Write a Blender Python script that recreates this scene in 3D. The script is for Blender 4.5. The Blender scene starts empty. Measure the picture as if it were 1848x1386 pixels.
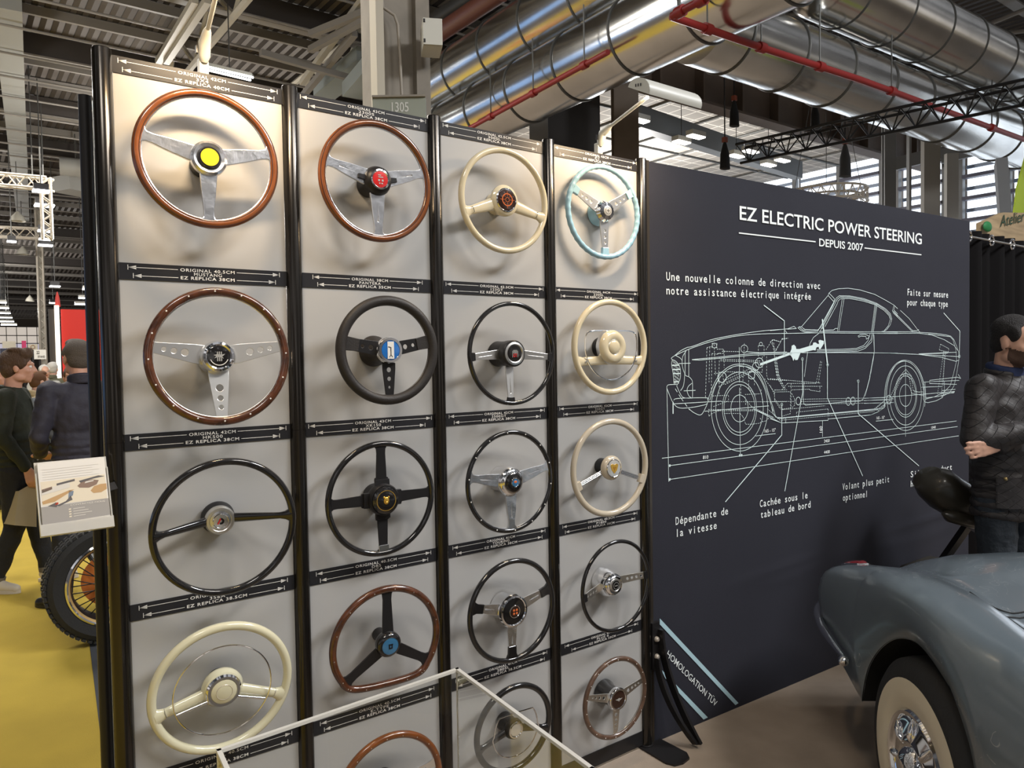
import bpy, bmesh, math, random
from mathutils import Vector, Matrix, noise
random.seed(7)
S = bpy.context.scene
COL = S.collection
PI = math.pi
def rad(d): return d * PI / 180

# ------------------------------------------------------------------ camera, world, lights
CAMP = Vector((-0.38474, -2.23651, 1.66640))
FPX = 1376.306                                   # focal length in pixels of the 1848 px wide frame
YAW, PITCH, ROLL = 0.642631, -0.033785, -0.016044
_f = Vector((math.sin(YAW) * math.cos(PITCH), math.cos(YAW) * math.cos(PITCH), math.sin(PITCH)))
_r0 = Vector((math.cos(YAW), -math.sin(YAW), 0)); _u0 = _r0.cross(_f)
_r = math.cos(ROLL) * _r0 + math.sin(ROLL) * _u0
_u = -math.sin(ROLL) * _r0 + math.cos(ROLL) * _u0
cam_data = bpy.data.cameras.new('camera')
cam = bpy.data.objects.new('camera', cam_data); COL.objects.link(cam)
cam_data.sensor_fit = 'HORIZONTAL'; cam_data.sensor_width = 36.0
cam_data.lens = FPX / 1848 * 36.0
cam_data.clip_end = 400
cam.matrix_world = Matrix(((_r.x, _u.x, -_f.x, CAMP.x), (_r.y, _u.y, -_f.y, CAMP.y), (_r.z, _u.z, -_f.z, CAMP.z), (0, 0, 0, 1)))
S.camera = cam
S.view_settings.view_transform = 'Standard'; S.view_settings.look = 'None'
S.view_settings.gamma = 1.0; S.view_settings.use_curve_mapping = False
S.view_settings.exposure = 0.0
W = bpy.data.worlds.new('hall_ambient'); S.world = W; W.use_nodes = True
bg = W.node_tree.nodes['Background']
bg.inputs[1].default_value = 1.0
def world_nodes():
    # the rest of the hall as surroundings: dim floor, a band of lit booths, dark roof space with scattered lamps
    nt = W.node_tree; N = nt.nodes.new; K = nt.links.new
    tc = N('ShaderNodeTexCoord'); sep = N('ShaderNodeSeparateXYZ'); K(tc.outputs['Generated'], sep.inputs[0])
    band = N('ShaderNodeValToRGB'); cr = band.color_ramp
    cr.elements[0].position = 0.0; cr.elements[0].color = (.10, .085, .065, 1); cr.elements[1].position = 1.0; cr.elements[1].color = (.12, .12, .125, 1)
    for p, c in ((.44, (.10, .085, .065, 1)), (.485, (.20, .185, .17, 1)), (.60, (.26, .25, .25, 1)), (.70, (.12, .12, .125, 1))): e = cr.elements.new(p); e.color = c
    mr = N('ShaderNodeMath'); mr.operation = 'MULTIPLY_ADD'; mr.inputs[1].default_value = .5; mr.inputs[2].default_value = .5
    K(sep.outputs[2], mr.inputs[0]); K(mr.outputs[0], band.inputs[0])
    vo = N('ShaderNodeTexVoronoi'); vo.distance = 'CHEBYCHEV'; vo.inputs['Scale'].default_value = 5.0; K(tc.outputs['Generated'], vo.inputs['Vector'])
    pw = N('ShaderNodeMath'); pw.operation = 'POWER'; pw.inputs[1].default_value = 3.0; sp = N('ShaderNodeSeparateColor'); K(vo.outputs['Color'], sp.inputs[0]); K(sp.outputs[0], pw.inputs[0])
    ml = N('ShaderNodeMath'); ml.operation = 'MULTIPLY_ADD'; ml.inputs[1].default_value = 4.0; ml.inputs[2].default_value = .3; K(pw.outputs[0], ml.inputs[0])
    mx = N('ShaderNodeMix'); mx.data_type = 'RGBA'; mx.blend_type = 'MULTIPLY'; mx.inputs[0].default_value = 1.0; K(band.outputs[0], mx.inputs[6]); K(ml.outputs[0], mx.inputs[7])
    v2 = N('ShaderNodeTexVoronoi'); v2.inputs['Scale'].default_value = 7.0; K(tc.outputs['Generated'], v2.inputs['Vector'])
    lt = N('ShaderNodeMath'); lt.operation = 'LESS_THAN'; lt.inputs[1].default_value = .11; K(v2.outputs['Distance'], lt.inputs[0])
    up = N('ShaderNodeMath'); up.operation = 'GREATER_THAN'; up.inputs[1].default_value = .22; K(sep.outputs[2], up.inputs[0])
    mm = N('ShaderNodeMath'); mm.operation = 'MULTIPLY'; K(lt.outputs[0], mm.inputs[0]); K(up.outputs[0], mm.inputs[1])
    m3 = N('ShaderNodeMath'); m3.operation = 'MULTIPLY'; m3.inputs[1].default_value = 5.0; K(mm.outputs[0], m3.inputs[0])
    ad = N('ShaderNodeMix'); ad.data_type = 'RGBA'; ad.blend_type = 'ADD'; ad.inputs[0].default_value = 1.0; K(mx.outputs[2], ad.inputs[6]); K(m3.outputs[0], ad.inputs[7])
    # blue glow band added low on the far left, to streak the ducts' reflections
    def cmp_(src, op, v): n = N('ShaderNodeMath'); n.operation = op; n.inputs[1].default_value = v; K(src, n.inputs[0]); return n.outputs[0]
    def mul(a, b): n = N('ShaderNodeMath'); n.operation = 'MULTIPLY'; K(a, n.inputs[0]); K(b, n.inputs[1]); return n.outputs[0]
    g = mul(mul(mul(cmp_(sep.outputs[0], 'LESS_THAN', -.45), cmp_(sep.outputs[1], 'GREATER_THAN', .30)), cmp_(sep.outputs[2], 'GREATER_THAN', -.08)), cmp_(sep.outputs[2], 'LESS_THAN', .12))
    bl = N('ShaderNodeMix'); bl.data_type = 'RGBA'; bl.inputs[7].default_value = (.30, .52, .95, 1); K(g, bl.inputs[0]); K(ad.outputs[2], bl.inputs[6])
    K(bl.outputs[2], bg.inputs[0])
world_nodes()

def area(name, loc, target, size, size_y, power, color, spread=180):
    d = bpy.data.lights.new(name, 'AREA'); d.shape = 'RECTANGLE'; d.size = size; d.size_y = size_y
    d.energy = power; d.color = color; d.spread = math.radians(spread)
    o = bpy.data.objects.new(name, d); COL.objects.link(o); o.location = loc
    o.rotation_euler = (Vector(target) - Vector(loc)).to_track_quat('-Z', 'Y').to_euler()
    return o
# general overhead hall light, added as area lights without fixtures
area('hall_fill_light', (3.5, -5.5, 7.5), (1.2, 0, 1.2), 2.5, 1.0, 250, (1, .95, .88))
area('hall_fill_light', (-2.5, -4.5, 7.5), (1.0, 0, 1.0), 2.0, 1.0, 140, (1, .94, .86))
area('hall_fill_light', (0.0, 8.0, 8.0), (0.2, 7.0, 0), 4.0, 3.0, 520, (1, .95, .87))
area('hall_fill_light', (1.5, 22.0, 7.2), (1.5, 22, 0), 8.0, 5.0, 700, (1, .95, .87))
area('hall_fill_light', (7.0, -5.0, 8.0), (3.0, -.6, .8), 2.5, 1.2, 620, (.95, .97, 1))  # added to brighten the car and the floor at the right
def omni(loc, power, r, color=(1, .96, .9)):
    d = bpy.data.lights.new('ceiling_fill_light', 'POINT'); d.energy = power; d.shadow_soft_size = r; d.color = color
    o = bpy.data.objects.new('ceiling_fill_light', d); COL.objects.link(o); o.location = loc
omni((-1.5, 11, 6.2), 420, .4); omni((4.5, 20, 6.2), 700, .5); omni((-2, 30, 6.0), 800, .5); omni((2, 48, 5.0), 800, .5); omni((14.5, 12, 5.2), 700, .5, (1, .97, .93))  # point lights without fixtures, added to brighten the roof and mesh ceiling

# ------------------------------------------------------------------ unprojection (pixel of the 1848x1386 frame -> point on a real plane)
def ray(px, py): return _f + _r * ((px - 924) / FPX) - _u * ((py - 693) / FPX)
def on_plane(px, py, P0, n):
    d = ray(px, py); return CAMP + d * ((Vector(P0) - CAMP).dot(n) / d.dot(n))
def at_y(px, py, y): return on_plane(px, py, (0, y, 0), Vector((0, 1, 0)))
def at_z(px, py, z): return on_plane(px, py, (0, 0, z), Vector((0, 0, 1)))
def at_x(px, py, x): return on_plane(px, py, (x, 0, 0), Vector((1, 0, 0)))
def at_d(px, py, d): return CAMP + ray(px, py) * d

# ------------------------------------------------------------------ materials
MATS = {}
def mat(name, col, rough=.5, metal=0.0, spec=.5, bump=0.0, bscale=40, coat=0.0, emit=0.0, ecol=None, trans=0.0, ior=1.45, var=0.0, vscale=6, stretch=None):
    if name in MATS: return MATS[name]
    m = bpy.data.materials.new(name); m.use_nodes = True; nt = m.node_tree
    b = nt.nodes['Principled BSDF']
    b.inputs['Base Color'].default_value = (*col, 1); b.inputs['Roughness'].default_value = rough
    b.inputs['Metallic'].default_value = metal; b.inputs['Specular IOR Level'].default_value = spec
    b.inputs['Coat Weight'].default_value = coat; b.inputs['Coat Roughness'].default_value = .05
    b.inputs['Transmission Weight'].default_value = trans; b.inputs['IOR'].default_value = ior
    if emit:
        b.inputs['Emission Color'].default_value = (*(ecol or col), 1); b.inputs['Emission Strength'].default_value = emit
    if bump or var:
        tc = nt.nodes.new('ShaderNodeTexCoord'); mp = nt.nodes.new('ShaderNodeMapping')
        nt.links.new(tc.outputs['Object'], mp.inputs[0])
        if stretch: mp.inputs['Scale'].default_value = stretch
    if bump:
        n = nt.nodes.new('ShaderNodeTexNoise'); n.inputs['Scale'].default_value = bscale; n.inputs['Detail'].default_value = 4
        bp = nt.nodes.new('ShaderNodeBump'); bp.inputs['Strength'].default_value = bump; bp.inputs['Distance'].default_value = .02
        nt.links.new(mp.outputs[0], n.inputs['Vector']); nt.links.new(n.outputs['Fac'], bp.inputs['Height']); nt.links.new(bp.outputs[0], b.inputs['Normal'])
    if var:
        n = nt.nodes.new('ShaderNodeTexNoise'); n.inputs['Scale'].default_value = vscale; n.inputs['Detail'].default_value = 6
        rp = nt.nodes.new('ShaderNodeValToRGB')
        rp.color_ramp.elements[0].position = .3; rp.color_ramp.elements[1].position = .7
        rp.color_ramp.elements[0].color = (*[c * (1 - var) for c in col], 1); rp.color_ramp.elements[1].color = (*[min(1, c * (1 + var)) for c in col], 1)
        nt.links.new(mp.outputs[0], n.inputs['Vector']); nt.links.new(n.outputs['Fac'], rp.inputs[0]); nt.links.new(rp.outputs[0], b.inputs['Base Color'])
    MATS[name] = m
    return m
M_panel = mat('panel_grey_laminate', (.43, .425, .415), .5)
M_post = mat('black_anodised_tube', (.060, .055, .050), .2, .9, var=.25, vscale=3, stretch=(1, 1, .2))
M_strip = mat('black_strip_vinyl', (.020, .020, .023), .4, spec=.35)
M_white = mat('white_print', (.82, .80, .76), .5)
M_alu = mat('polished_aluminium', (.86, .87, .89), .24, 1.0, bump=.10, bscale=25)
M_brush = mat('brushed_aluminium', (.78, .77, .74), .32, 1.0)
M_chrome = mat('chrome', (.86, .86, .87), .06, 1.0)
M_wood = mat('varnished_mahogany', (.18, .052, .010), .25, coat=1.0, var=.35, vscale=14, stretch=(1, 1, 3))
M_wood2 = mat('varnished_walnut', (.085, .026, .009), .25, coat=1.0, var=.5, vscale=30, stretch=(1, 1, 3))
M_wood3 = mat('pale_walnut', (.115, .066, .044), .28, coat=.8, var=.4, vscale=26)
M_woodline = mat('dark_wood_inlay', (.05, .016, .008), .3, coat=.6)
M_black = mat('gloss_black_resin', (.012, .011, .011), .12, coat=.8)
M_leather = mat('black_leather', (.025, .021, .019), .5, bump=.15, bscale=300)
M_cream = mat('cream_resin', (.72, .62, .42), .16, coat=.8)
M_ivory = mat('ivory_resin', (.72, .68, .48), .16, coat=.8)
M_beige = mat('beige_resin', (.55, .48, .37), .2, coat=.8)
M_blue = mat('pale_blue_resin', (.33, .55, .68), .2, coat=.7)
M_satin = mat('satin_black_metal', (.018, .017, .018), .38, .2)
M_rubber = mat('tyre_rubber', (.018, .018, .018), .65, bump=.1, bscale=120)
M_gold = mat('gold_badge', (.75, .45, .08), .3, .7)
M_red = mat('red_badge', (.6, .02, .02), .25, coat=.6)
M_yellow = mat('yellow_badge', (.9, .72, .02), .3, coat=.5)
M_bluebadge = mat('blue_badge', (.02, .16, .52), .2, coat=.6)
M_skybadge = mat('steel_blue_badge', (.06, .22, .42), .25, .3, coat=.6)
M_orange = mat('orange_badge', (.7, .16, .04), .3, coat=.5)
M_silver = mat('silver_badge', (.75, .74, .70), .25, .6)

# ------------------------------------------------------------------ mesh building
def frame_axes(d):
    d = d.normalized(); a = Vector((0, 0, 1)) if abs(d.z) < .9 else Vector((1, 0, 0))
    x = d.cross(a).normalized(); return x, d.cross(x).normalized(), d
class MB:
    def __init__(s): s.v = []; s.f = []; s.m = []
    def add(s, vs, fs, mi=0, T=None):
        b = len(s.v)
        s.v += [tuple(T @ Vector(v)) if T is not None else tuple(v) for v in vs]
        s.f += [tuple(i + b for i in f) for f in fs]; s.m += [mi] * len(fs); return s
    def box(s, c, d, R=None, mi=0):
        vs = [Vector((x * d[0] / 2, y * d[1] / 2, z * d[2] / 2)) for x in (-1, 1) for y in (-1, 1) for z in (-1, 1)]
        if R is not None: vs = [R @ v for v in vs]
        c = Vector(c); return s.add([c + v for v in vs], [(0, 1, 3, 2), (4, 6, 7, 5), (0, 4, 5, 1), (2, 3, 7, 6), (0, 2, 6, 4), (1, 5, 7, 3)], mi)
    def bar(s, p0, p1, w, h, up=(0, 0, 1), mi=0):
        p0, p1 = Vector(p0), Vector(p1); d = (p1 - p0); L = d.length; d.normalize()
        u = Vector(up)
        if abs(u.dot(d)) > .99: u = Vector((1, 0, 0))
        x = d.cross(u).normalized(); z = x.cross(d).normalized()
        return s.box((p0 + p1) / 2, (w, L, h), Matrix((x, d, z)).transposed(), mi)
    def tube(s, pts, r, n=10, closed=False, mi=0, caps=True, sx=1.0):
        pts = [Vector(p) for p in pts]; N = len(pts)
        rs = r if isinstance(r, (list, tuple)) else [r] * N
        tang = []
        for i in range(N):
            a = pts[(i - 1) % N] if (closed or i > 0) else pts[i]; b = pts[(i + 1) % N] if (closed or i < N - 1) else pts[i]
            tang.append((b - a).normalized())
        x, y, _ = frame_axes(tang[0]); vs = []
        for i in range(N):
            x = (x - tang[i] * x.dot(tang[i])).normalized(); y = tang[i].cross(x)
            vs += [pts[i] + (x * math.cos(2 * PI * k / n) * sx + y * math.sin(2 * PI * k / n)) * rs[i] for k in range(n)]
        fs = []
        for i in range(N if closed else N - 1):
            j = (i + 1) % N
            fs += [(i * n + k, i * n + (k + 1) % n, j * n + (k + 1) % n, j * n + k) for k in range(n)]
        if caps and not closed: fs += [tuple(range(n - 1, -1, -1)), tuple((N - 1) * n + k for k in range(n))]
        return s.add(vs, fs, mi)
    def cyl(s, p0, p1, r0, r1=None, n=24, mi=0): return s.tube([p0, p1], [r0, r0 if r1 is None else r1], n, mi=mi)
    def lathe(s, prof, n=40, o=(0, 0, 0), ax=(0, 0, 1), mi=0):     # prof: (radius, height); radius 0 closes
        x, y, z = frame_axes(Vector(ax)); o = Vector(o); vs = []; fs = []; idx = []
        for r, h in prof:
            if r <= 1e-6: idx.append([len(vs)]); vs.append(o + z * h)
            else:
                idx.append(list(range(len(vs), len(vs) + n)))
                vs += [o + z * h + (x * math.cos(2 * PI * k / n) + y * math.sin(2 * PI * k / n)) * r for k in range(n)]
        for a, b in zip(idx, idx[1:]):
            for k in range(n):
                k2 = (k + 1) % n
                if len(a) == 1 and len(b) == 1: continue
                if len(a) == 1: fs.append((a[0], b[k], b[k2]))
                elif len(b) == 1: fs.append((a[k], a[k2], b[0]))
                else: fs.append((a[k], a[k2], b[k2], b[k]))
        return s.add(vs, fs, mi)
    def ball(s, c, r, nu=16, nv=10, R=None, mi=0):
        c = Vector(c); r = (r, r, r) if not isinstance(r, (tuple, list)) else r; vs = []; fs = []
        for j in range(nv + 1):
            t = PI * j / nv
            for k in range(nu):
                p = Vector((r[0] * math.sin(t) * math.cos(2 * PI * k / nu), r[1] * math.sin(t) * math.sin(2 * PI * k / nu), r[2] * math.cos(t)))
                vs.append(c + (R @ p if R is not None else p))
        for j in range(nv):
            for k in range(nu): fs.append((j * nu + k, (j + 1) * nu + k, (j + 1) * nu + (k + 1) % nu, j * nu + (k + 1) % nu))
        return s.add(vs, fs, mi)
    def cap(s, p0, r0, p1, r1, n=14):                              # tapered capsule
        p0, p1 = Vector(p0), Vector(p1); d = (p1 - p0); L = max(d.length, 1e-5); pr = []
        for i in range(5): t = PI / 2 * i / 4; pr.append((r0 * math.sin(t), -r0 * math.cos(t)))
        for i in range(5): t = PI / 2 * i / 4; pr.append((r1 * math.cos(t), L + r1 * math.sin(t)))
        return s.lathe(pr, n, p0, d)
    def poly(s, pts, mi=0): return s.add(pts, [tuple(range(len(pts)))], mi)
    def prism(s, pts, d, mi=0):                                    # planar outline pushed along d
        n = len(pts); pts = [Vector(p) for p in pts]; d = Vector(d)
        fs = [tuple(range(n - 1, -1, -1)), tuple(range(n, 2 * n))] + [(i, (i + 1) % n, (i + 1) % n + n, i + n) for i in range(n)]
        return s.add(pts + [p + d for p in pts], fs, mi)
    def grid(s, rows, mi=0, wrap=False):
        n = len(rows[0]); vs = [p for r in rows for p in r]; fs = []
        for i in range(len(rows) - 1):
            for k in range(n if wrap else n - 1):
                k2 = (k + 1) % n; fs.append((i * n + k, i * n + k2, (i + 1) * n + k2, (i + 1) * n + k))
        return s.add(vs, fs, mi)
    def build(s, name, m, parent=None, smooth=True, angle=40, bevel=0, recalc=True, loc=None):
        me = bpy.data.meshes.new(name); me.from_pydata(s.v, [], s.f)
        ms = m if isinstance(m, (list, tuple)) else [m]
        for q in ms: me.materials.append(q)
        if len(ms) > 1: me.polygons.foreach_set('material_index', s.m)
        if recalc:
            bm = bmesh.new(); bm.from_mesh(me); bmesh.ops.recalc_face_normals(bm, faces=bm.faces); bm.to_mesh(me); bm.free()
        if smooth:
            me.shade_smooth(); me.set_sharp_from_angle(angle=rad(angle))
        me.update()
        o = bpy.data.objects.new(name, me); COL.objects.link(o)
        if parent is not None: o.parent = parent
        if loc is not None: o.location = loc
        if bevel:
            b = o.modifiers.new('bevel', 'BEVEL'); b.width = bevel; b.segments = 2; b.limit_method = 'ANGLE'; b.angle_limit = rad(40)
        return o
def tag(o, label=None, cat=None, group=None, kind=None):
    for k, v in (('label', label), ('category', cat), ('group', group), ('kind', kind)):
        if v: o[k] = v
    return o
def thing(name, label, cat, loc=(0, 0, 0), rot=(0, 0, 0), group=None):
    o = bpy.data.objects.new(name, None); COL.objects.link(o); o.location = loc; o.rotation_euler = rot
    o.empty_display_size = .05
    return tag(o, label, cat, group)
def copy_tree(o, parent=None):
    c = o.copy(); COL.objects.link(c)
    if parent is not None: c.parent = parent
    for ch in list(o.children): copy_tree(ch, c)
    return c

# ------------------------------------------------------------------ flat plates with holes, and lettering (built-in font)
def plate(outer, holes, th, bev=.0006):
    cu = bpy.data.curves.new('tmp', 'CURVE'); cu.dimensions = '2D'; cu.fill_mode = 'BOTH'; cu.extrude = th / 2; cu.bevel_depth = bev; cu.bevel_resolution = 1
    for pts in [outer] + holes:
        sp = cu.splines.new('POLY'); sp.points.add(len(pts) - 1)
        for q, p in zip(sp.points, pts): q.co = (p[0], p[1], 0, 1)
        sp.use_cyclic_u = True
    o = bpy.data.objects.new('tmp', cu); me = bpy.data.meshes.new_from_object(o)
    r = ([v.co.copy() for v in me.vertices], [tuple(p.vertices) for p in me.polygons])
    bpy.data.objects.remove(o); bpy.data.curves.remove(cu); bpy.data.meshes.remove(me); return r
TXT = {}
def text_geo(t, bold=0.0, spacing=1.0, shear=0.0):
    k = (t, bold, spacing, shear)
    if k in TXT: return TXT[k]
    cu = bpy.data.curves.new('tmp', 'FONT'); cu.body = t; cu.size = 1; cu.offset = bold; cu.space_character = spacing; cu.resolution_u = 3; cu.shear = shear
    o = bpy.data.objects.new('tmp', cu); me = bpy.data.meshes.new_from_object(o)
    r = ([v.co.copy() for v in me.vertices], [tuple(p.vertices) for p in me.polygons])
    bpy.data.objects.remove(o); bpy.data.curves.remove(cu); bpy.data.meshes.remove(me)
    TXT[k] = r; return r
_h = text_geo('H')[0]; CAPH = max(v.y for v in _h) - min(v.y for v in _h)
def put_text(mb, t, o, ex, ey, width, cap, bold=0.0, spacing=1.0, mono=False, lift=Vector((0, 0, 0)), shear=0.0, mi=0):
    """baseline starts at o; ex, ey unit vectors; the whole line is stretched to width, capitals to cap"""
    o = Vector(o); sy = cap / CAPH
    if mono:
        n = len(t); adv = width / (n - .35)
        for i, ch in enumerate(t):
            if ch == ' ': continue
            vs, fs = text_geo(ch, bold)
            if not vs: continue
            x0 = min(v.x for v in vs); x1 = max(v.x for v in vs)
            sx = adv * .76 / max(x1 - x0, .42) if ch not in "il.'" else adv * .72 / .42
            cx = (i + .325) * adv
            mb.add([o + ex * (cx + (v.x - (x0 + x1) / 2) * sx) + ey * v.y * sy + lift for v in vs], fs, mi)
        return
    vs, fs = text_geo(t, bold, spacing, shear)
    x0 = min(v.x for v in vs); x1 = max(v.x for v in vs); sx = width / (x1 - x0)
    mb.add([o + ex * ((v.x - x0) * sx) + ey * v.y * sy + lift for v in vs], fs, mi)
X = Vector((1, 0, 0)); Y = Vector((0, 1, 0)); Z = Vector((0, 0, 1))
# ------------------------------------------------------------------ floor and carpets
fl = MB(); fl.box((8, 30, -.05), (70, 110, .1))
M_floor = mat('brown_grey_carpet', (.34, .275, .215), .9, bump=.3, bscale=500, var=.12, vscale=5)
tag(fl.build('floor', M_floor, smooth=False), kind='structure')
M_ycar = mat('yellow_carpet', (.56, .40, .055), .95, bump=.3, bscale=300, var=.08, vscale=3)
yc = MB()
yc.prism([(-4.5, -9, .0005), (-.75, -9, .0005), (-.05, .2, .0005), (.03, .55, .0005), (.10, 1.25, .0005), (.29, 3.05, .0005), (.9, 4.2, .0005), (2.2, 5.2, .0005), (2.6, 24, .0005), (-4.5, 24, .0005)], (0, 0, .001))
tag(yc.build('aisle_carpet', M_ycar, smooth=False), 'yellow carpet covering the aisle left of the wheel display', 'carpet')
gc = MB(); gc.prism([(.03, .55, .001), (2.2, .2, .001), (2.2, 3.05, .001), (.29, 3.05, .001), (.10, 1.25, .001)], (0, 0, .003))
M_gcar = mat('dark_grey_carpet', (.07, .075, .085), .9, bump=.2, bscale=400)
tag(gc.build('stand_carpet', M_gcar, smooth=False), 'dark grey carpet under the spoked wheel, beside the yellow aisle', 'carpet')

# ------------------------------------------------------------------ display stand: posts, boards, label strips
PW = .4524; SH = .0443
ROWZ = [2.4752, 1.9359, 1.4798, 1.0216, .5534]           # top of each label strip
for i in range(5):
    x = -.0238 + i * .5
    lab = ['leftmost tall black tube post of the steering wheel display', 'tall black post between the first and second wheel columns', 'tall black post between the second and third wheel columns', 'tall black post between the third and fourth wheel columns', 'tall black post between the wheel display and the dark banner'][i]
    t = thing('display_post', lab, 'post', (x, 0, 0), group='posts of the wheel display')
    r = .0235
    MB().lathe([(r, 0), (r, 1.46), (r - .0008, 1.4604), (r - .0008, 1.4616), (r, 1.462), (r, 2.484), (r - .002, 2.487), (0, 2.487)], 32).build('tube', M_post, t)
    MB().box((0, .031, 1.24), (.018, .02, 2.47)).build('back_channel', M_satin, t, smooth=False)
    MB().lathe([(.03, 0), (.03, .012), (r, .014)], 32).build('foot_collar', M_satin, t)
TEXTS = [[('42', '3X4', '40'), ('40.5', 'MUSTANG', '38'), ('42', 'HK500', '38'), ('40.5', '356A', '38.5'), ('40.5', 'SL', '38')],
         [('43', '2300S', '38'), ('38', 'PANTERA', '35'), ('43', 'XK150', '38'), ('40.5', 'DB5', '38'), ('40.5', 'E-TYPE', '38')],
         [('42.5', '300SL', '38'), ('42.5', '123GT', '38'), ('42', '3500GT', '38'), ('41', 'TOURING', '38'), ('41', '280SL', '38.5')],
         [('45', 'C1', '38'), ('44', '230SL', '39'), ('42', '250GT', '38'), ('40.5', 'P1800', '38'), ('40', 'PLUS 8', '33')]]
def arrow(mb, y, x0, x1, g0, g1, lift):
    w = .0007
    for a, b, s in ((x0, g0, 1), (x1, g1, -1)):
        mb.poly([Vector((a, 0, y - w)) + lift, Vector((b, 0, y - w)) + lift, Vector((b, 0, y + w)) + lift, Vector((a, 0, y + w)) + lift])
        mb.poly([Vector((a + s * .001, 0, y)) + lift, Vector((a + s * .020, 0, y - .0052)) + lift, Vector((a + s * .020, 0, y + .0052)) + lift])
        mb.poly([Vector((a - .0008, 0, y - .0065)) + lift, Vector((a + .0008, 0, y - .0065)) + lift, Vector((a + .0008, 0, y + .0065)) + lift, Vector((a - .0008, 0, y + .0065)) + lift])
for c in range(4):
    x0 = c * .5; cx = x0 + PW / 2
    lab = ['leftmost tall grey display board carrying a column of steering wheels', 'second grey display board from the left with steering wheels', 'third grey display board from the left with steering wheels', 'rightmost grey display board with steering wheels, beside the dark banner'][c]
    t = thing('display_board', lab, 'display board', (x0, 0, 0), group='boards of the wheel display')
    MB().box((PW / 2, .008, (2.474 + .06) / 2), (PW - .002, .016, 2.414)).build('board', M_panel, t, smooth=False)
    MB().box((PW / 2, .006, .045), (PW, .02, .06)).build('bottom_rail', M_satin, t, smooth=False)
    for r in range(5):
        zt = ROWZ[r]
        s = MB().box((PW / 2, -.0012, zt - SH / 2), (PW, .0024, SH)).build('label_strip', M_strip, t, smooth=False)
        L = MB(); lift = Vector((0, -.0030, 0)); og, nm, rp = TEXTS[c][r]; m = PW / 2
        t1, t3 = 'ORIGINAL ' + og + 'CM', 'EZ REPLICA ' + rp + 'CM'
        w1 = .0098 * len(t1); w3 = .0100 * len(t3) - .004; w2 = .0108 * len(nm)
        put_text(L, t1, (m - w1 / 2, 0, zt - .0155), X, Z, w1, .0082, .012, 1.15, lift=lift)
        put_text(L, nm, (m - w2 / 2, 0, zt - .0262), X, Z, w2, .0082, .008, 1.15, lift=lift)
        put_text(L, t3, (m - w3 / 2, 0, zt - .0372), X, Z, w3, .0082, .02, 1.15, lift=lift)
        ho, hr = float(og) * .00505, float(rp) * .00505
        ho = min(ho, PW / 2 - .004)
        arrow(L, zt - .0115, m - ho, m + ho, m - w1 / 2 - .006, m + w1 / 2 + .006, lift)
        arrow(L, zt - .0335, m - hr, m + hr, m - w3 / 2 - .006, m + w3 / 2 + .006, lift)
        L.build('lettering', M_white, s, smooth=False, recalc=False)
# stabilising foot at the right-hand post
t = thing('support_bracket', 'black steel base plate with two curved braces at the right-hand post', 'bracket', (1.985, 0, 0))
p = MB(); out = []
for (x, y) in [(-.045, .02), (.075, .02), (.075, -.15), (.05, -.185), (0, -.195), (-.04, -.185), (-.055, -.15)]: out.append((x, y, .0))
p.prism(out, (0, 0, .008)).build('foot_plate', M_satin, t, smooth=False)
b = MB(); pts = []
for i in range(13):
    a = i / 12; pts.append(Vector((.052 + .10 * a ** 1.6, -.03 - .12 * a ** 1.8, .50 - .48 * a)))
for dd in (Vector((0, 0, 0)),):
    for q0, q1 in zip(pts, pts[1:]): b.bar(q0, q1 + (q1 - q0) * .05, .012, .034, up=(0, -1, .2))
b.build('curved_brace', M_satin, t, smooth=False)
b = MB(); pts = [Vector((.03 + .11 * (i / 12) ** 2.0, -.03 - .11 * (i / 12) ** 1.5, .38 - .36 * i / 12)) for i in range(13)]
for q0, q1 in zip(pts, pts[1:]): b.bar(q0, q1 + (q1 - q0) * .05, .012, .030, up=(0, -1, .2))
b.build('curved_brace', M_satin, t, smooth=False)
MB().box((.035, -.012, .43), (.045, .02, .20)).build('clamp_bracket', M_satin, t, smooth=False)
for z in (.46, .385):
    MB().lathe([(0, .012), (.007, .011), (.011, .006), (.012, 0), (.012, -.004)], 18, (.035, -.024, z), (0, -1, 0)).build('bolt_head', mat('pale_bolt', (.6, .55, .48), .35, .4), t)
# second rear post just behind the left end
t = thing('rear_post', 'slim black post just behind the leftmost display post', 'post', (-.055, .075, 0))
MB().lathe([(.016, 0), (.016, 2.38), (0, 2.382)], 24).build('tube', M_satin, t)
MB().box((.019, -.004, 1.19), (.004, .008, 2.36)).build('edge_trim', M_brush, t, smooth=False)
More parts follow.
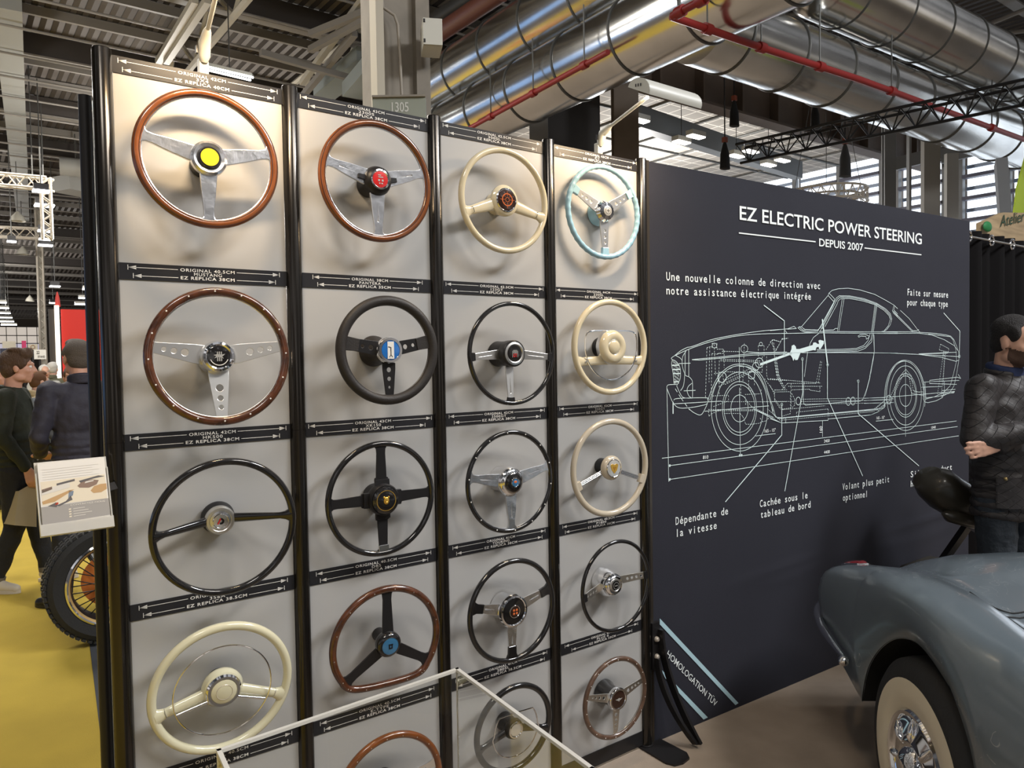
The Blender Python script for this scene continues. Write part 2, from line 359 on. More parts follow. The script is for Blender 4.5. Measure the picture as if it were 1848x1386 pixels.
# ------------------------------------------------------------------ steering wheels
def P2(a, r, z=0): return Vector((r * math.cos(rad(a)), r * math.sin(rad(a)), z))
def ring_pts(R, n=72, z=0): return [P2(360 * k / n, R, z) for k in range(n)]
WG = 'replica steering wheels on the display boards'
class Wheel:
    """local frame: x right, y up, z towards the viewer; origin at the rim centre; board at z = -d"""
    def __init__(s, label, loc, D, tilt, yaw):
        s.t = thing('steering_wheel', label, 'steering wheel', loc, (rad(90 - tilt), 0, rad(yaw)), WG)
        s.D = D; s.d = -loc[1]; s.tl = math.tan(abs(rad(tilt))); s.yw = math.tan(abs(rad(yaw)))
    def rim(s, rm, m, n=80, sx=1.0, shape=None, wavy=0, wavr=.0):
        s.rm = rm; s.R = s.D / 2 - rm
        pts = shape if shape else ring_pts(s.R, n)
        s.path = pts
        rr = [rm * (1 + wavr * max(0, math.cos(wavy * 2 * PI * k / len(pts)))) for k in range(len(pts))] if wavy else rm
        s.rimo = MB().tube(pts, rr, 16, closed=True, sx=sx).build('rim', m, s.t, angle=80); return s
    def groove(s, m, off=.55):
        a = MB(); c = math.sqrt(1 - off * off)
        for sg in (-1, 1): a.tube(ring_pts(s.R + sg * off * s.rm * .98, 80, c * s.rm * .985), .0014, 6, closed=True)
        a.build('inlay_line', m, s.t); return s
    def inner(s, m, r=.003):
        MB().tube(ring_pts(s.R - s.rm + .0005, 80), r, 8, closed=True).build('inner_band', m, s.t); return s
    def rivets(s, angs, m, r=.0024, path=False):
        first = None
        for a in angs:
            if path:
                i = int(a) % len(s.path); p = s.path[i].copy()
            else: p = P2(a, s.R)
            if first is None:
                first = MB().lathe([(0, .0011), (r * .7, .0009), (r, 0), (r, -.002)], 10).build('rivet', m, s.rimo); o = first
            else: o = first.copy(); COL.objects.link(o); o.parent = s.rimo
            o.location = (p.x, p.y, s.rm)
        return s
    def spoke(s, ang, prof, m, holes=(), slots=(), th=.004, z0=0.0, z1=0.0, name='spoke', bev=.0008, parent=None):
        r0, r1 = prof[0][0], prof[-1][0]
        outer = [(r, -w) for r, w in prof] + [(r, w) for r, w in reversed(prof)]
        hs = [[(r + q * math.cos(2 * PI * k / 16), q * math.sin(2 * PI * k / 16)) for k in range(16)] for r, q in holes]
        for a, b, w in slots:
            hs.append([(a, 0)] + [(b - w + w * math.cos(t), w * math.sin(t)) for t in [rad(x) for x in range(-90, 91, 30)]])
        vs, fs = plate(outer, hs, th, bev); ca, sa = math.cos(rad(ang)), math.sin(rad(ang)); out = []
        for v in vs:
            z = v.z + z0 + (z1 - z0) * min(1, max(0, (v.x - r0) / (r1 - r0))); out.append((v.x * ca - v.y * sa, v.x * sa + v.y * ca, z))
        return MB().add(out, fs).build(name, m, parent or s.t, angle=30)
    def rod(s, ang, r0, r1, a0, a1, m, z0=0, z1=0, flat=.6, off=0.0, name='spoke'):
        ca, sa = math.cos(rad(ang)), math.sin(rad(ang)); mb = MB(); rows = []
        N = 10
        for i in range(N + 1):
            t = i / N; r = r0 + (r1 - r0) * t
            w = a0 + (a1 - a0) * t
            if t > .8: w *= 1 + 1.6 * ((t - .8) / .2) ** 2 * (1 if name == 'spoke' else 0)
            rows.append([Vector((r * ca - (off + w * math.cos(k * PI / 7)) * sa, r * sa + (off + w * math.cos(k * PI / 7)) * ca, z0 + (z1 - z0) * t + min(w, a0) * flat * math.sin(k * PI / 7))) for k in range(14)])
        mb.grid(rows, wrap=True)
        mb.poly(rows[0]); mb.poly(rows[-1][::-1])
        return mb.build(name, m, s.t, angle=60)
    def lathe(s, name, prof, m, parent=None, n=44):
        return MB().lathe(prof, n).build(name, m, parent or s.t)
    def boss(s, m, r0, r1, z1, name='hub_boss'):
        zb = -s.d + r0 * (s.tl + s.yw) + .0015
        return s.lathe(name, [(0, zb), (r0, zb), (r0 * .97, zb + .012), (r1, min(z1 - .004, zb + .03)), (r1, z1), (0, z1)], m)
    def disc(s, name, r, z, m, th=.002, parent=None, dome=.0):
        return s.lathe(name, [(r, z - th), (r, z), (r * .7, z + dome * .6), (0, z + dome)], m, parent)
def arcband(mb, r0, r1, a0, a1, z, n=24):
    A = [P2(a0 + (a1 - a0) * k / n, r0, z) for k in range(n + 1)]; B = [P2(a0 + (a1 - a0) * k / n, r1, z) for k in range(n + 1)]
    mb.grid([A, B])
FL = lambda r0, r1, w0, w1, wf: [(r0, w0), (r0 + (r1 - r0) * .5, (w0 + w1) / 2), (r1 - .028, w1), (r1 - .012, w1 * 1.05), (r1 - .005, w1 * 1.35), (r1, wf)]

# --- column one
w = Wheel('wood rimmed steering wheel with bright yellow centre button', (.216, -.074, 2.220), .380, 3.6, -2.2)
w.rim(.0115, M_wood).groove(M_woodline).inner(M_alu)
for a in (165.8, 12.1, -91.9): w.spoke(a, FL(.036, w.R - .009, .021, .011, .026), M_alu, th=.007, bev=.002)
w.boss(M_satin, .034, .03, -.012); w.lathe('hub', [(.03, -.014), (.044, -.01), (.049, .0), (.047, .010), (.040, .015), (.031, .012), (.030, .008)], M_alu)
b = w.lathe('horn_button', [(.031, .004), (.031, .014), (.028, .018), (.024, .018), (0, .018)], M_black); w.disc('yellow_disc', .0235, .0195, M_yellow, parent=b)

w = Wheel('wood rimmed wheel with white rivets and three drilled flat spokes', (.221, -.106, 1.684), .375, 3.5, -6.7)
w.rim(.0118, M_wood2).inner(M_brush, .002).rivets([k * 22.5 + 2 for k in range(16)], M_white)
for a in (170.9, 9.4, -89.5):
    w.spoke(a, [(.03, .026), (.06, .025), (w.R - .004, .0125)], M_brush, holes=[(.085, .0105), (.113, .0085), (.138, .0070)], z0=-.030, z1=-.002, th=.0032)
w.boss(M_alu, .043, .040, -.03); w.lathe('hub', [(.040, -.036), (.044, -.03), (.045, -.018), (.042, -.010), (.040, -.006), (.034, -.004), (.029, -.006)], M_chrome)
b = w.disc('horn_button', .029, -.004, M_black, dome=.003)
e = MB()
for k in range(3): e.poly([Vector((-.006 + k * .005, -.013, .0004)), Vector((-.003 + k * .005, -.013, .0004)), Vector((-.003 + k * .005, .013, .0004)), Vector((-.006 + k * .005, .013, .0004))])
e.add([(-.015, .004, .0008), (-.006, .006, .0008), (.006, .005, .0008), (.015, .007, .0008), (.012, .003, .0008), (.007, -.001, .0008), (.012, -.006, .0008), (.004, -.003, .0008), (-.004, -.002, .0008), (-.013, -.005, .0008), (-.008, .001, .0008)], [tuple(range(11))])
e.build('emblem', M_silver, b, smooth=False)
arc = MB(); arcband(arc, .0225, .0245, 200, 340, -.0015); arc.build('badge_lettering', M_white, b, smooth=False)

w = Wheel('thin glossy black two-spoke wheel with chrome hub, above the ivory wheel', (.222, -.114, 1.219), .384, -5.7, -4.7)
w.rim(.0098, M_black)
for a in (-178.9, 3.9): w.rod(a, .035, w.R - .003, .0135, .0085, M_black, z0=-.075, z1=0, flat=.8)
w.boss(M_satin, .046, .040, -.078); w.lathe('hub', [(.040, -.082), (.041, -.070), (.037, -.063), (.030, -.062), (.027, -.0645)], M_brush)
b = w.disc('horn_button', .028, -.063, M_alu, dome=.003)
w.lathe('button_ring', [(.019, -.061), (.020, -.0595), (.0215, -.061)], M_chrome, b)
e = MB(); e.add([(-.010, -.008, -.0585), (-.006, -.008, -.0585), (.002, .008, -.0585), (-.002, .008, -.0585)], [(0, 1, 2, 3)]); e.build('emblem', M_red, b, smooth=False)
e = MB(); arcband(e, .004, .009, -110, 90, -.0583); e.build('emblem', M_black, b, smooth=False)

w = Wheel('ivory two-spoke wheel with thin full-circle chrome horn ring', (.215, -.066, .761), .387, -8.0, -4.2)
w.rim(.0125, M_ivory)
for a in (-166.6, -20.3):
    w.rod(a, .036, w.R - .003, .019, .0125, M_ivory, z0=-.004, z1=0, flat=.7)
    w.rod(a, .04, .128, .0045, .004, M_chrome, z0=.012, z1=.010, flat=1, off=(-.014 if a == -20.3 else .014), name='spoke_trim')
    MB().tube([P2(a - 5.2, .152, .0), P2(a - 3, .152, .0095), P2(a + 3, .152, .0095), P2(a + 5.2, .152, .0)], .0012, 6).build('spoke_seam', M_chrome, w.t)
w.boss(M_satin, .03, .028, -.03); w.lathe('hub', [(0, -.032), (.04, -.03), (.055, -.012), (.056, .0), (.05, .01), (.04, .013)], M_ivory)
w.lathe('hub_ring', [(.047, .008), (.0475, .016), (.043, .022), (.036, .022), (.034, .018)], M_chrome)
b = w.lathe('horn_button', [(.035, .016), (.034, .022), (.022, .026), (0, .027)], M_ivory); w.lathe('button_ring', [(.0205, .0262), (.0215, .0268), (.0225, .0258)], M_beige, b)
MB().tube(ring_pts(.130, 90, .013), .0022, 8, closed=True).build('horn_ring', M_chrome, w.t)

# --- column two
w = Wheel('wood rimmed wheel with slotted spokes and red centre badge', (.720, -.076, 2.223), .379, 1.3, -2.2)
w.rim(.0115, M_wood).groove(M_woodline).inner(M_alu)
for a in (164.9, 14.8, -89.9): w.spoke(a, FL(.034, w.R - .009, .024, .012, .030), M_alu, slots=[(.075, .128, .0035)], th=.006, bev=.0016)
w.boss(M_satin, .036, .032, -.010); w.lathe('hub', [(.040, -.014), (.046, -.008), (.046, .004), (.040, .020), (.031, .026)], M_satin)
for a in (172, 8): w.spoke(a, [(.036, .008), (.064, .006)], M_satin, th=.008, z0=.006, z1=.006, name='hub_tab')
b = w.lathe('badge_ring', [(.0315, .022), (.031, .028), (.027, .029), (.0245, .027)], M_chrome); d = w.disc('red_badge', .0245, .0275, M_red, parent=b, dome=.002)
e = MB()
for q in ((-.004, .012, .010, .003), (0, .006, .016, .003), (-.006, -.004, .006, .006), (.006, -.004, .006, .006), (-.004, -.013, .004, .004), (.004, -.013, .005, .004)): e.box((q[0], q[1], .0298), (q[2], q[3], .0006))
e.build('badge_lettering', M_silver, d, smooth=False)

w = Wheel('thick black leather wheel with blue and white centre badge', (.723, -.122, 1.697), .337, .4, -4.2)
w.rim(.0158, M_leather)
MB().tube(ring_pts(w.R - w.rm * .96, 80, .002), .0007, 6, closed=True).build('stitching', M_brush, w.t)
for a in (170.6, 10.7, -89.5):
    s = a == -89.5
    w.spoke(a, [(.03, .021), (.06, .020), (w.R - .006, .0115 if s else .017)], M_satin, holes=[(.060, .0085), (.088, .0075), (.114, .005)] if s else [(.058, .0085), (.085, .0065)], th=.004)
    if not s: w.spoke(a, [(.098, .0178), (.118, .019), (w.R - .004, .021)], M_leather, th=.009, name='spoke_wrap')
w.boss(M_leather, .050, .036, -.004); w.lathe('hub', [(.036, -.004), (.042, .002), (.0425, .012), (.038, .020), (.0305, .020), (.029, .017)], M_chrome)
b = w.disc('horn_button', .029, .0185, M_bluebadge, dome=.002)
e = MB(); e.prism([(-.0105, -.0265, .0185), (.0105, -.0265, .0185), (.0105, .0265, .0185), (-.0105, .0265, .0185)], (0, 0, .0024)); e.build('white_band', M_white, b, smooth=False)
e = MB(); e.box((0, -.004, .0213), (.0022, .026, .0006)); e.box((-.004, .009, .0213), (.010, .0024, .0006), Matrix.Rotation(-.3, 3, 'Z')); e.box((-.003, -.018, .0213), (.0016, .008, .0006), Matrix.Rotation(-.6, 3, 'Z')); e.box((.003, -.018, .0213), (.0016, .008, .0006), Matrix.Rotation(.6, 3, 'Z')); e.build('emblem', M_satin, b, smooth=False)

w = Wheel('black four-spoke wheel with gold cat head on its centre', (.719, -.064, 1.229), .369, -1.6, -3.7)
w.rim(.0095, M_black)
for a in (180.4, 1.1, 90.7, -88.5):
    w.spoke(a, [(.04, .0215), (.066, .0215), (.068, .0165), (w.R - .030, .0135), (w.R - .016, .0145), (w.R - .006, .022), (w.R - .002, .028)], M_satin, th=.005, z0=.0, z1=0)
    w.spoke(a, [(.04, .023), (.062, .0225)], M_satin, th=.012, z0=.006, z1=.004, name='spoke_root')
w.spoke(-88.5, [(w.R - .026, .0155), (w.R - .004, .0165)], M_alu, th=.007, z0=.002, z1=.002, name='spoke_tip')
w.boss(M_satin, .040, .038, .0); w.lathe('hub', [(.048, -.006), (.051, .004), (.050, .022), (.046, .028), (.044, .028)], M_satin)
b = w.lathe('horn_button', [(.044, .022), (.043, .031), (.034, .036), (.018, .038), (0, .038)], M_black)
e = MB(); arcband(e, .0305, .0325, 50, 130 + 280, .0372, 60); e.build('gold_ring', M_gold, b, smooth=False)
e = MB(); e.ball((0, .000, .0375), (.0095, .0125, .004), 12, 8); e.ball((-.0075, .0105, .0375), (.0035, .004, .003), 8, 6); e.ball((.0075, .0105, .0375), (.0035, .004, .003), 8, 6); e.ball((0, -.006, .040), (.005, .005, .003), 8, 6)
e.build('emblem', M_gold, b)

w = Wheel('flat-bottomed walnut rim wheel with black spokes and blue badge', (.720, -.073, .772), .373, -4.9, -5.5)
sh = []
Rm = .373 / 2 - .0118
for k in range(96):
    a = 2 * PI * k / 96; x, y = Rm * math.cos(a), Rm * math.sin(a); yb = -.142
    if y < yb + .045:
        # squash the lower arc towards a flat chord with rounded corners
        t = (yb + .045 - y); y = yb + .045 - .045 * math.tanh(t / .045); x *= 1 + .10 * max(0, min(1, t / .05)) * (abs(x) / Rm)
    sh.append(Vector((x, y, 0)))
w.rim(.0118, M_wood2, shape=sh)
w.rivets([4, 10, 16, 22, 28, 36, 43, 50, 57, 60, 61, 66, 78, 83, 84, 90], M_brush, .002, path=True)
for a, rr in ((90.4, w.R - .004), (-142.1, .168), (-32.0, .165)):
    w.spoke(a, [(.03, .0175), (.06, .0165), (rr - .03, .013), (rr - .012, .015), (rr, .023)], M_satin, th=.006, z0=.012, z1=0)
w.boss(M_satin, .022, .020, .0); w.lathe('hub', [(.02, -.006), (.038, -.002), (.042, .010), (.040, .024), (.032, .032), (.026, .033)], M_black)
b = w.disc('horn_button', .027, .034, M_skybadge, dome=.003)
w.lathe('button_ring', [(.0265, .0335), (.0275, .0352), (.0285, .0335)], M_satin, b)
e = MB(); e.box((-.004, 0, .0372), (.004, .016, .001)); e.box((.004, .001, .0372), (.004, .014, .001)); e.box((0, .006, .0372), (.014, .0035, .001)); e.box((0, -.006, .0372), (.011, .003, .001)); e.build('emblem', M_satin, b, smooth=False)

w = Wheel('reddish wood rimmed wheel at the bottom, seen through the clear case', (.722, -.07, .295), .375, -3, -3)
w.rim(.0118, M_wood).inner(M_alu, .002).rivets([k * 18 + 5 for k in range(20)], M_brush, .0018)
for a in (166, 14, -90): w.spoke(a, FL(.036, w.R - .009, .019, .012, .024), M_alu, holes=[(.078, .008), (.104, .0065), (.126, .005)], th=.004)
w.boss(M_satin, .038, .035, -.004); w.lathe('hub', [(.035, -.004), (.042, .002), (.042, .012), (.036, .018), (.028, .018)], M_satin); w.disc('horn_button', .028, .018, M_black, dome=.004)

# --- column three
w = Wheel('cream two-spoke wheel with orange compass-like centre badge', (1.221, -.065, 2.220), .373, 1.0, -2.8)
w.rim(.0112, M_cream)
for a in (-161.9, -16.0):
    w.rod(a, .04, w.R - .003, .0235, .0125, M_cream, z0=-.008, z1=0, flat=.5)
    MB().tube([P2(a - 5, .140, -.004), P2(a - 3.5, .140, .009), P2(a + 3.5, .140, .009), P2(a + 5, .140, -.004)], .0011, 6).build('spoke_seam', M_black, w.t)
w.boss(M_cream, .040, .038, -.02); w.lathe('hub', [(0, -.024), (.046, -.022), (.055, -.008), (.055, .002), (.047, .010), (.040, .012)], M_cream)
b = w.lathe('badge_ring', [(.042, .006), (.042, .013), (.039, .0155), (.0365, .014)], M_chrome); d = w.disc('dark_badge', .037, .0145, mat('dark_brown_badge', (.035, .015, .01), .15, coat=1.0), parent=b, dome=.004)
e = MB(); arcband(e, .019, .0225, 0, 360, .0185, 48); arcband(e, .007, .0085, 0, 360, .0187, 32)
for k in range(8): e.box(P2(k * 45, .0155, .0187), (.009 if k % 2 == 0 else .005, .0012, .0005), Matrix.Rotation(rad(k * 45), 3, 'Z'))
for k in (0, 2, 4, 6): e.box(P2(k * 45, .026, .0180), (.008, .0014, .0005), Matrix.Rotation(rad(k * 45), 3, 'Z'))
e.build('emblem', M_orange, d, smooth=False)

w = Wheel('thin black wheel with slotted steel spokes and small red centre badge', (1.222, -.096, 1.683), .365, .2, -3.4)
w.rim(.0082, M_black)
for a in (-176.4, -5.1, -93.6):
    w.spoke(a, [(.036, .016), (.06, .0155), (w.R - .010, .0095)], M_brush, slots=[(.072, .140, .0028)], th=.0028, z0=-.020, z1=0)
    w.spoke(a, [(w.R - .020, .0125), (w.R - .004, .0150)], M_satin, th=.009, name='rim_clamp')
w.boss(M_satin, .046, .044, -.022); w.lathe('hub', [(.044, -.026), (.0465, -.022), (.0465, .010), (.043, .0135), (.041, .0135)], M_satin)
b = w.lathe('badge_ring', [(.041, .010), (.040, .0145), (.033, .0165), (.029, .014)], M_brush); d = w.disc('black_badge', .0295, .0145, M_black, parent=b, dome=.002)
e = MB(); put_text(e, 'GT', (-.0085, -.0125, .0172), X, Y, .017, .011, .03); e.build('badge_lettering', M_red, d, smooth=False)
e = MB()
for yy in (.002, .006, .010): e.box((0, yy, .0172), (.018, .0016, .0004))
e.box((-.011, -.003, .0172), (.0012, .022, .0004)); e.box((.011, -.003, .0172), (.0012, .022, .0004)); e.build('emblem', M_silver, d, smooth=False)

w = Wheel('thin black wheel dotted with white rivets, polished slotted spokes', (1.221, -.072, 1.229), .368, -.6, -2.9)
w.rim(.0085, M_black).inner(M_alu, .0018).rivets([k * 25.7 - 8 for k in range(14)], M_white, .0026)
for a in (170.6, 13.8, -88.8): w.spoke(a, FL(.036, w.R - .007, .0235, .012, .026), M_alu, slots=[(.072, .130, .0022)], th=.005, bev=.0014)
w.boss(M_chrome, .046, .043, -.004); w.lathe('hub', [(.043, -.006), (.052, -.002), (.0525, .004), (.047, .012), (.040, .018), (.034, .020)], M_chrome)
b = w.lathe('horn_button', [(.035, .016), (.034, .024), (.026, .030), (.018, .030)], M_black); w.lathe('button_ring', [(.018, .029), (.0175, .033), (.014, .034), (.013, .032)], M_chrome, b)
d = w.disc('badge', .0135, .0325, M_skybadge, parent=b, dome=.002); e = MB(); e.ball((.0, .003, .0338), (.007, .005, .001), 10, 6); e.build('emblem', M_orange, d)

w = Wheel('black wheel with chrome-rimmed dished hub and round orange centre', (1.221, -.073, .766), .376, -.9, -2.2)
w.rim(.0098, M_black)
for a in (166.2, 16.8, -91.1):
    w.spoke(a, [(.04, .020), (.07, .019), (w.R - .040, .0135)], M_alu, slots=[(.074, .122, .0035)], th=.004, z0=-.004, z1=0)
    w.spoke(a, [(w.R - .048, .0142), (w.R - .022, .0150), (w.R - .010, .021), (w.R - .002, .030)], M_black, th=.008, name='spoke_end', bev=.002)
w.boss(M_chrome, .050, .047, -.004); w.lathe('hub', [(.047, -.008), (.058, -.004), (.060, .004), (.056, .012), (.050, .014), (.046, .010)], M_chrome)
b = w.lathe('horn_button', [(.047, .006), (.044, .012), (.030, .014), (.018, .015), (0, .015)], M_black); w.lathe('button_ring', [(.0175, .013), (.0205, .0165), (.0225, .0165), (.0235, .013)], M_chrome, b)
d = w.disc('badge', .0185, .0165, mat('dark_brown_badge', (.03, .01, .01)), parent=b, dome=.002)
e = MB()
for q in ((-.006, .006), (.006, .006), (-.006, -.006), (.006, -.006)): e.ball((q[0], q[1], .0182), (.0045, .0045, .001), 8, 6)
e.build('emblem', M_orange, d)

w = Wheel('black wheel with chrome horn ring, bottom of third column behind the case', (1.223, -.07, .338), .33, -3, -3)
w.rim(.0110, M_black)
for a in (195, -15): w.rod(a, .035, w.R - .003, .015, .010, M_black, z0=-.006, z1=0, flat=.7)
w.boss(M_satin, .034, .032, -.01); w.lathe('hub', [(0, -.012), (.034, -.01), (.038, .0), (.034, .012), (.028, .014)], M_satin)
b = w.lathe('badge_ring', [(.030, .010), (.0295, .017), (.025, .019), (.022, .017)], M_chrome); w.disc('badge', .0225, .0165, M_silver, parent=b, dome=.002)
hr = []
for k in range(64):
    a = 2 * PI * k / 64; x, y = .098 * math.cos(a), .098 * math.sin(a); hr.append(Vector((x * (1 if y < 0 else .93), min(y, .060 + .004 * math.cos(x * 12)), .014)))
MB().tube(hr, .0024, 8, closed=True).build('horn_ring', M_chrome, w.t)

# --- column four
w = Wheel('pale blue wheel with drilled aluminium spokes and ribbed chrome hub', (1.720, -.044, 2.235), .373, 1.0, -3.7)
w.rim(.0105, M_blue, n=216, wavy=36, wavr=.14)
for a in (152.7, 31.1, -89.3):
    w.spoke(a, [(.03, .0215), (.05, .021), (w.R - .012, .0115)], M_brush, holes=[(.074, .0075), (.098, .0068), (.121, .0058)], th=.004)
    w.spoke(a, [(w.R - .034, .0128), (w.R - .012, .0140), (w.R - .003, .020)], M_blue, th=.011, name='rim_clamp', bev=.002)
w.boss(M_blue, .050, .034, -.004)
rows = []
for (r, z) in ((.030, -.002), (.041, .002), (.0415, .008), (.034, .020), (.019, .024)):
    rows.append([P2(360 * k / 72, r * (1 + (.035 if k % 4 < 2 else 0) * (1 if r > .025 else 0)), z) for k in range(72)])
MB().grid(rows, wrap=True).build('hub', M_chrome, w.t, angle=25)
b = w.disc('horn_button', .0195, .0255, M_silver, dome=.003); e = MB(); arcband(e, .012, .0135, 0, 360, .0275, 32); e.box((0, 0, .0285), (.014, .002, .0005)); e.box((0, 0, .0285), (.002, .014, .0005)); e.build('emblem', M_satin, b, smooth=False)

w = Wheel('cream wheel with big padded centre and flat-topped chrome horn ring', (1.722, -.070, 1.704), .378, .2, -4.3)
w.rim(.0125, M_cream)
bar = MB(); rows = []
for i in range(21):
    t = -1 + 2 * i / 20; x = t * (w.R - .004); h = .0185 * (1 - .12 * abs(t)) + (.012 * max(0, abs(t) - .85) / .15)
    yc = -.050 - .006 * abs(t)
    rows.append([Vector((x, yc + h * math.cos(k * PI / 8), -.010 * (1 - abs(t)) + .009 * math.sin(k * PI / 8))) for k in range(16)])
bar.grid(rows, wrap=True); bar.build('spoke', M_cream, w.t, angle=60)
for sx in (-1, 1): MB().lathe([(.0045, 0), (.004, .003), (0, .004)], 12, (sx * .128, -.056, .006)).build('screw', M_brush, w.t)
w.boss(M_satin, .040, .038, -.02); w.lathe('hub', [(0, -.024), (.050, -.022), (.064, -.010), (.067, .004), (.066, .012)], M_chrome)
b = w.lathe('horn_pad', [(.066, .008), (.066, .016), (.058, .026), (.044, .031), (.032, .027), (.027, .024)], M_cream)
d = w.lathe('horn_button', [(.027, .020), (.027, .026), (.024, .029), (.012, .032), (0, .0325)], M_cream, b); w.lathe('button_ring', [(.0268, .024), (.0285, .0268), (.030, .0255)], M_brush, b)
hr = []
for k in range(72):
    a = 2 * PI * k / 72; x, y = .130 * math.cos(a), .128 * math.sin(a)
    if y > 0: x = .130 * math.copysign(abs(math.cos(a)) ** .28, math.cos(a)); y = .062 * abs(math.sin(a)) ** .45 + .002
    hr.append(Vector((x, y, .008)))
MB().tube(hr, .0028, 8, closed=True).build('horn_ring', M_chrome, w.t)

w = Wheel('beige wheel with twin chrome rod spokes and gold shield emblem', (1.721, -.064, 1.228), .388, -.7, -4.5)
w.rim(.0108, M_beige, sx=1.15)
for a in (-160.1, -20.0):
    sp = None
    for off in (-.0075, -.0015, .0045):
        w.rod(a, .035, w.R - .016, .0030, .0030, M_chrome, z0=.0, z1=0, flat=1, off=off, name='spoke_rod')
    w.spoke(a, [(w.R - .022, .0150), (w.R - .008, .0160), (w.R - .002, .022)], M_beige, th=.013, name='rim_clamp', bev=.003)
w.boss(M_satin, .032, .030, -.01); w.lathe('hub', [(0, -.014), (.038, -.012), (.048, -.002), (.0485, .010), (.043, .018), (.036, .020)], M_beige)
b = w.lathe('badge_ring', [(.037, .014), (.0365, .022), (.034, .0235), (.032, .022)], M_chrome); d = w.disc('badge', .0325, .0225, M_silver, parent=b, dome=.002)
e = MB(); e.prism([(-.019, .014, .0236), (-.010, .018, .0236), (0, .014, .0236), (.010, .018, .0236), (.019, .014, .0236), (.014, -.006, .0236), (0, -.021, .0236), (-.014, -.006, .0236)], (0, 0, .0016)); e.build('emblem', M_gold, d, smooth=False)
e = MB(); e.prism([(-.008, .004, .0254), (-.004, .008, .0254), (0, .003, .0254), (.004, .008, .0254), (.008, .004, .0254), (0, -.010, .0254)], (0, 0, .0004)); e.build('emblem', mat('amber_badge', (.5, .24, .03), .3, .4), d, smooth=False)

w = Wheel('slim black wheel with large chrome cone hub and two notched spokes', (1.722, -.090, .762), .367, -.5, -2.0)
w.rim(.0078, M_black)
for a in (-173.7, 5.4):
    prof = [(.035, .015), (.06, .0155), (w.R - .002, .013)]
    w.spoke(a, prof, M_brush, holes=[(.085, .0062), (.104, .0062), (.123, .0062), (.142, .0058)], th=.003, z0=-.046, z1=0)
    w.spoke(a, [(w.R - .022, .0135), (w.R - .002, .0160)], M_satin, th=.007, z0=-.002, z1=0, name='rim_clamp')
w.boss(M_chrome, .056, .052, -.056); w.lathe('hub', [(.052, -.062), (.056, -.058), (.053, -.044), (.047, -.024), (.041, -.010), (.034, -.005), (.028, -.006)], M_chrome)
b = w.lathe('badge_ring', [(.028, -.010), (.027, -.003), (.022, -.002), (.019, -.004)], M_brush); d = w.disc('badge', .0195, -.0035, M_black, parent=b, dome=.002)
e = MB(); arcband(e, .0125, .014, 0, 360, -.0018, 32); e.box((0, 0, -.0012), (.014, .003, .0005)); e.build('emblem', M_silver, d, smooth=False)

w = Wheel('small pale wood rimmed wheel with winged badge, above the steel foot', (1.722, -.076, .309), .331, -1.3, -3.2)
w.rim(.0098, M_wood3).inner(M_brush, .002).rivets([k * 20 + 8 for k in range(18)], M_white, .0019)
for a in (165.2, 14.2, -89.9): w.spoke(a, [(.034, .0175), (.055, .0165), (w.R - .006, .0095)], M_brush, holes=[(.066, .0075), (.088, .006), (.107, .005), (.124, .004)], th=.003, z0=.004, z1=0)
w.boss(M_black, .050, .040, -.004); w.lathe('hub', [(.04, -.004), (.046, .002), (.0465, .014), (.042, .021), (.036, .021), (.0345, .018)], M_chrome)
b = w.disc('horn_button', .035, .0185, mat('dark_brown_badge', (.03, .01, .01)), dome=.002)
e = MB(); e.add([(-.019, .004, .0214), (-.006, .005, .0214), (0, .008, .0214), (.006, .005, .0214), (.019, .004, .0214), (.010, -.001, .0214), (.003, -.003, .0214), (0, -.008, .0214), (-.003, -.003, .0214), (-.010, -.001, .0214)], [tuple(range(10))]); e.build('emblem', M_silver, b, smooth=False)
# ------------------------------------------------------------------ printed fabric banner wall
BA = rad(-2.0); BX = Vector((math.cos(BA), math.sin(BA), 0)); BN = Vector((math.sin(BA), -math.cos(BA), 0)); B0 = Vector((2.022, .0, 0))
BW = (on_plane(1750, 397, B0, BN) - B0).dot(BX); BH = 2.484
M_ban = mat('navy_charcoal_fabric', (.028, .029, .040), .8, spec=.25, bump=.25, bscale=700, var=.06, vscale=2)
M_print = mat('pale_print', (.78, .92, .92), .55)
M_printw = mat('white_banner_print', (.90, .95, .95), .55)
M_bstripe = mat('pale_blue_print', (.45, .66, .74), .55)
bt = thing('banner_wall', 'dark navy fabric banner printed with a car drawing and white text', 'banner', B0)
bt.rotation_euler = (0, 0, BA)
# cloth in local coordinates: x along, y into the wall, z up; slight horizontal crease bulges
def crease(u, z):
    d = 0
    zc = .58 + .10 * (u / BW)
    fd = max(0, min(1, (u - .45) / .5)); d += .007 * fd * math.exp(-((z - zc) / .018) ** 2) * (.6 + .4 * math.sin(u * 3.1))
    zc = .62 + .02 * math.sin(u * 5)
    d += .003 * fd * math.exp(-((z - zc + .05) / .03) ** 2)
    d += .0008 * math.sin(u * 2.3 + z * 1.1)
    return d
mb = MB(); nu, nz = 80, 120
mb.grid([[Vector((BW * i / nu, -crease(BW * i / nu, BH * j / nz) * (0 if z_edge else 1), BH * j / nz)) for j, z_edge in ((q, q in (0, nz)) for q in range(nz + 1))] for i in range(nu + 1)])
mb.grid([[Vector((BW * i / 4, .03, BH * j / 4)) for j in range(5)] for i in range(5)])
for a, b in (((0, 0), (0, BH)), ((BW, 0), (BW, BH))): mb.add([(a[0], 0, a[1]), (b[0], 0, b[1]), (b[0], .03, b[1]), (a[0], .03, a[1])], [(0, 1, 2, 3)])
for z in (0, BH): mb.add([(0, 0, z), (BW, 0, z), (BW, .03, z), (0, .03, z)], [(0, 1, 2, 3)])
cloth = mb.build('cloth', M_ban, bt, angle=60)
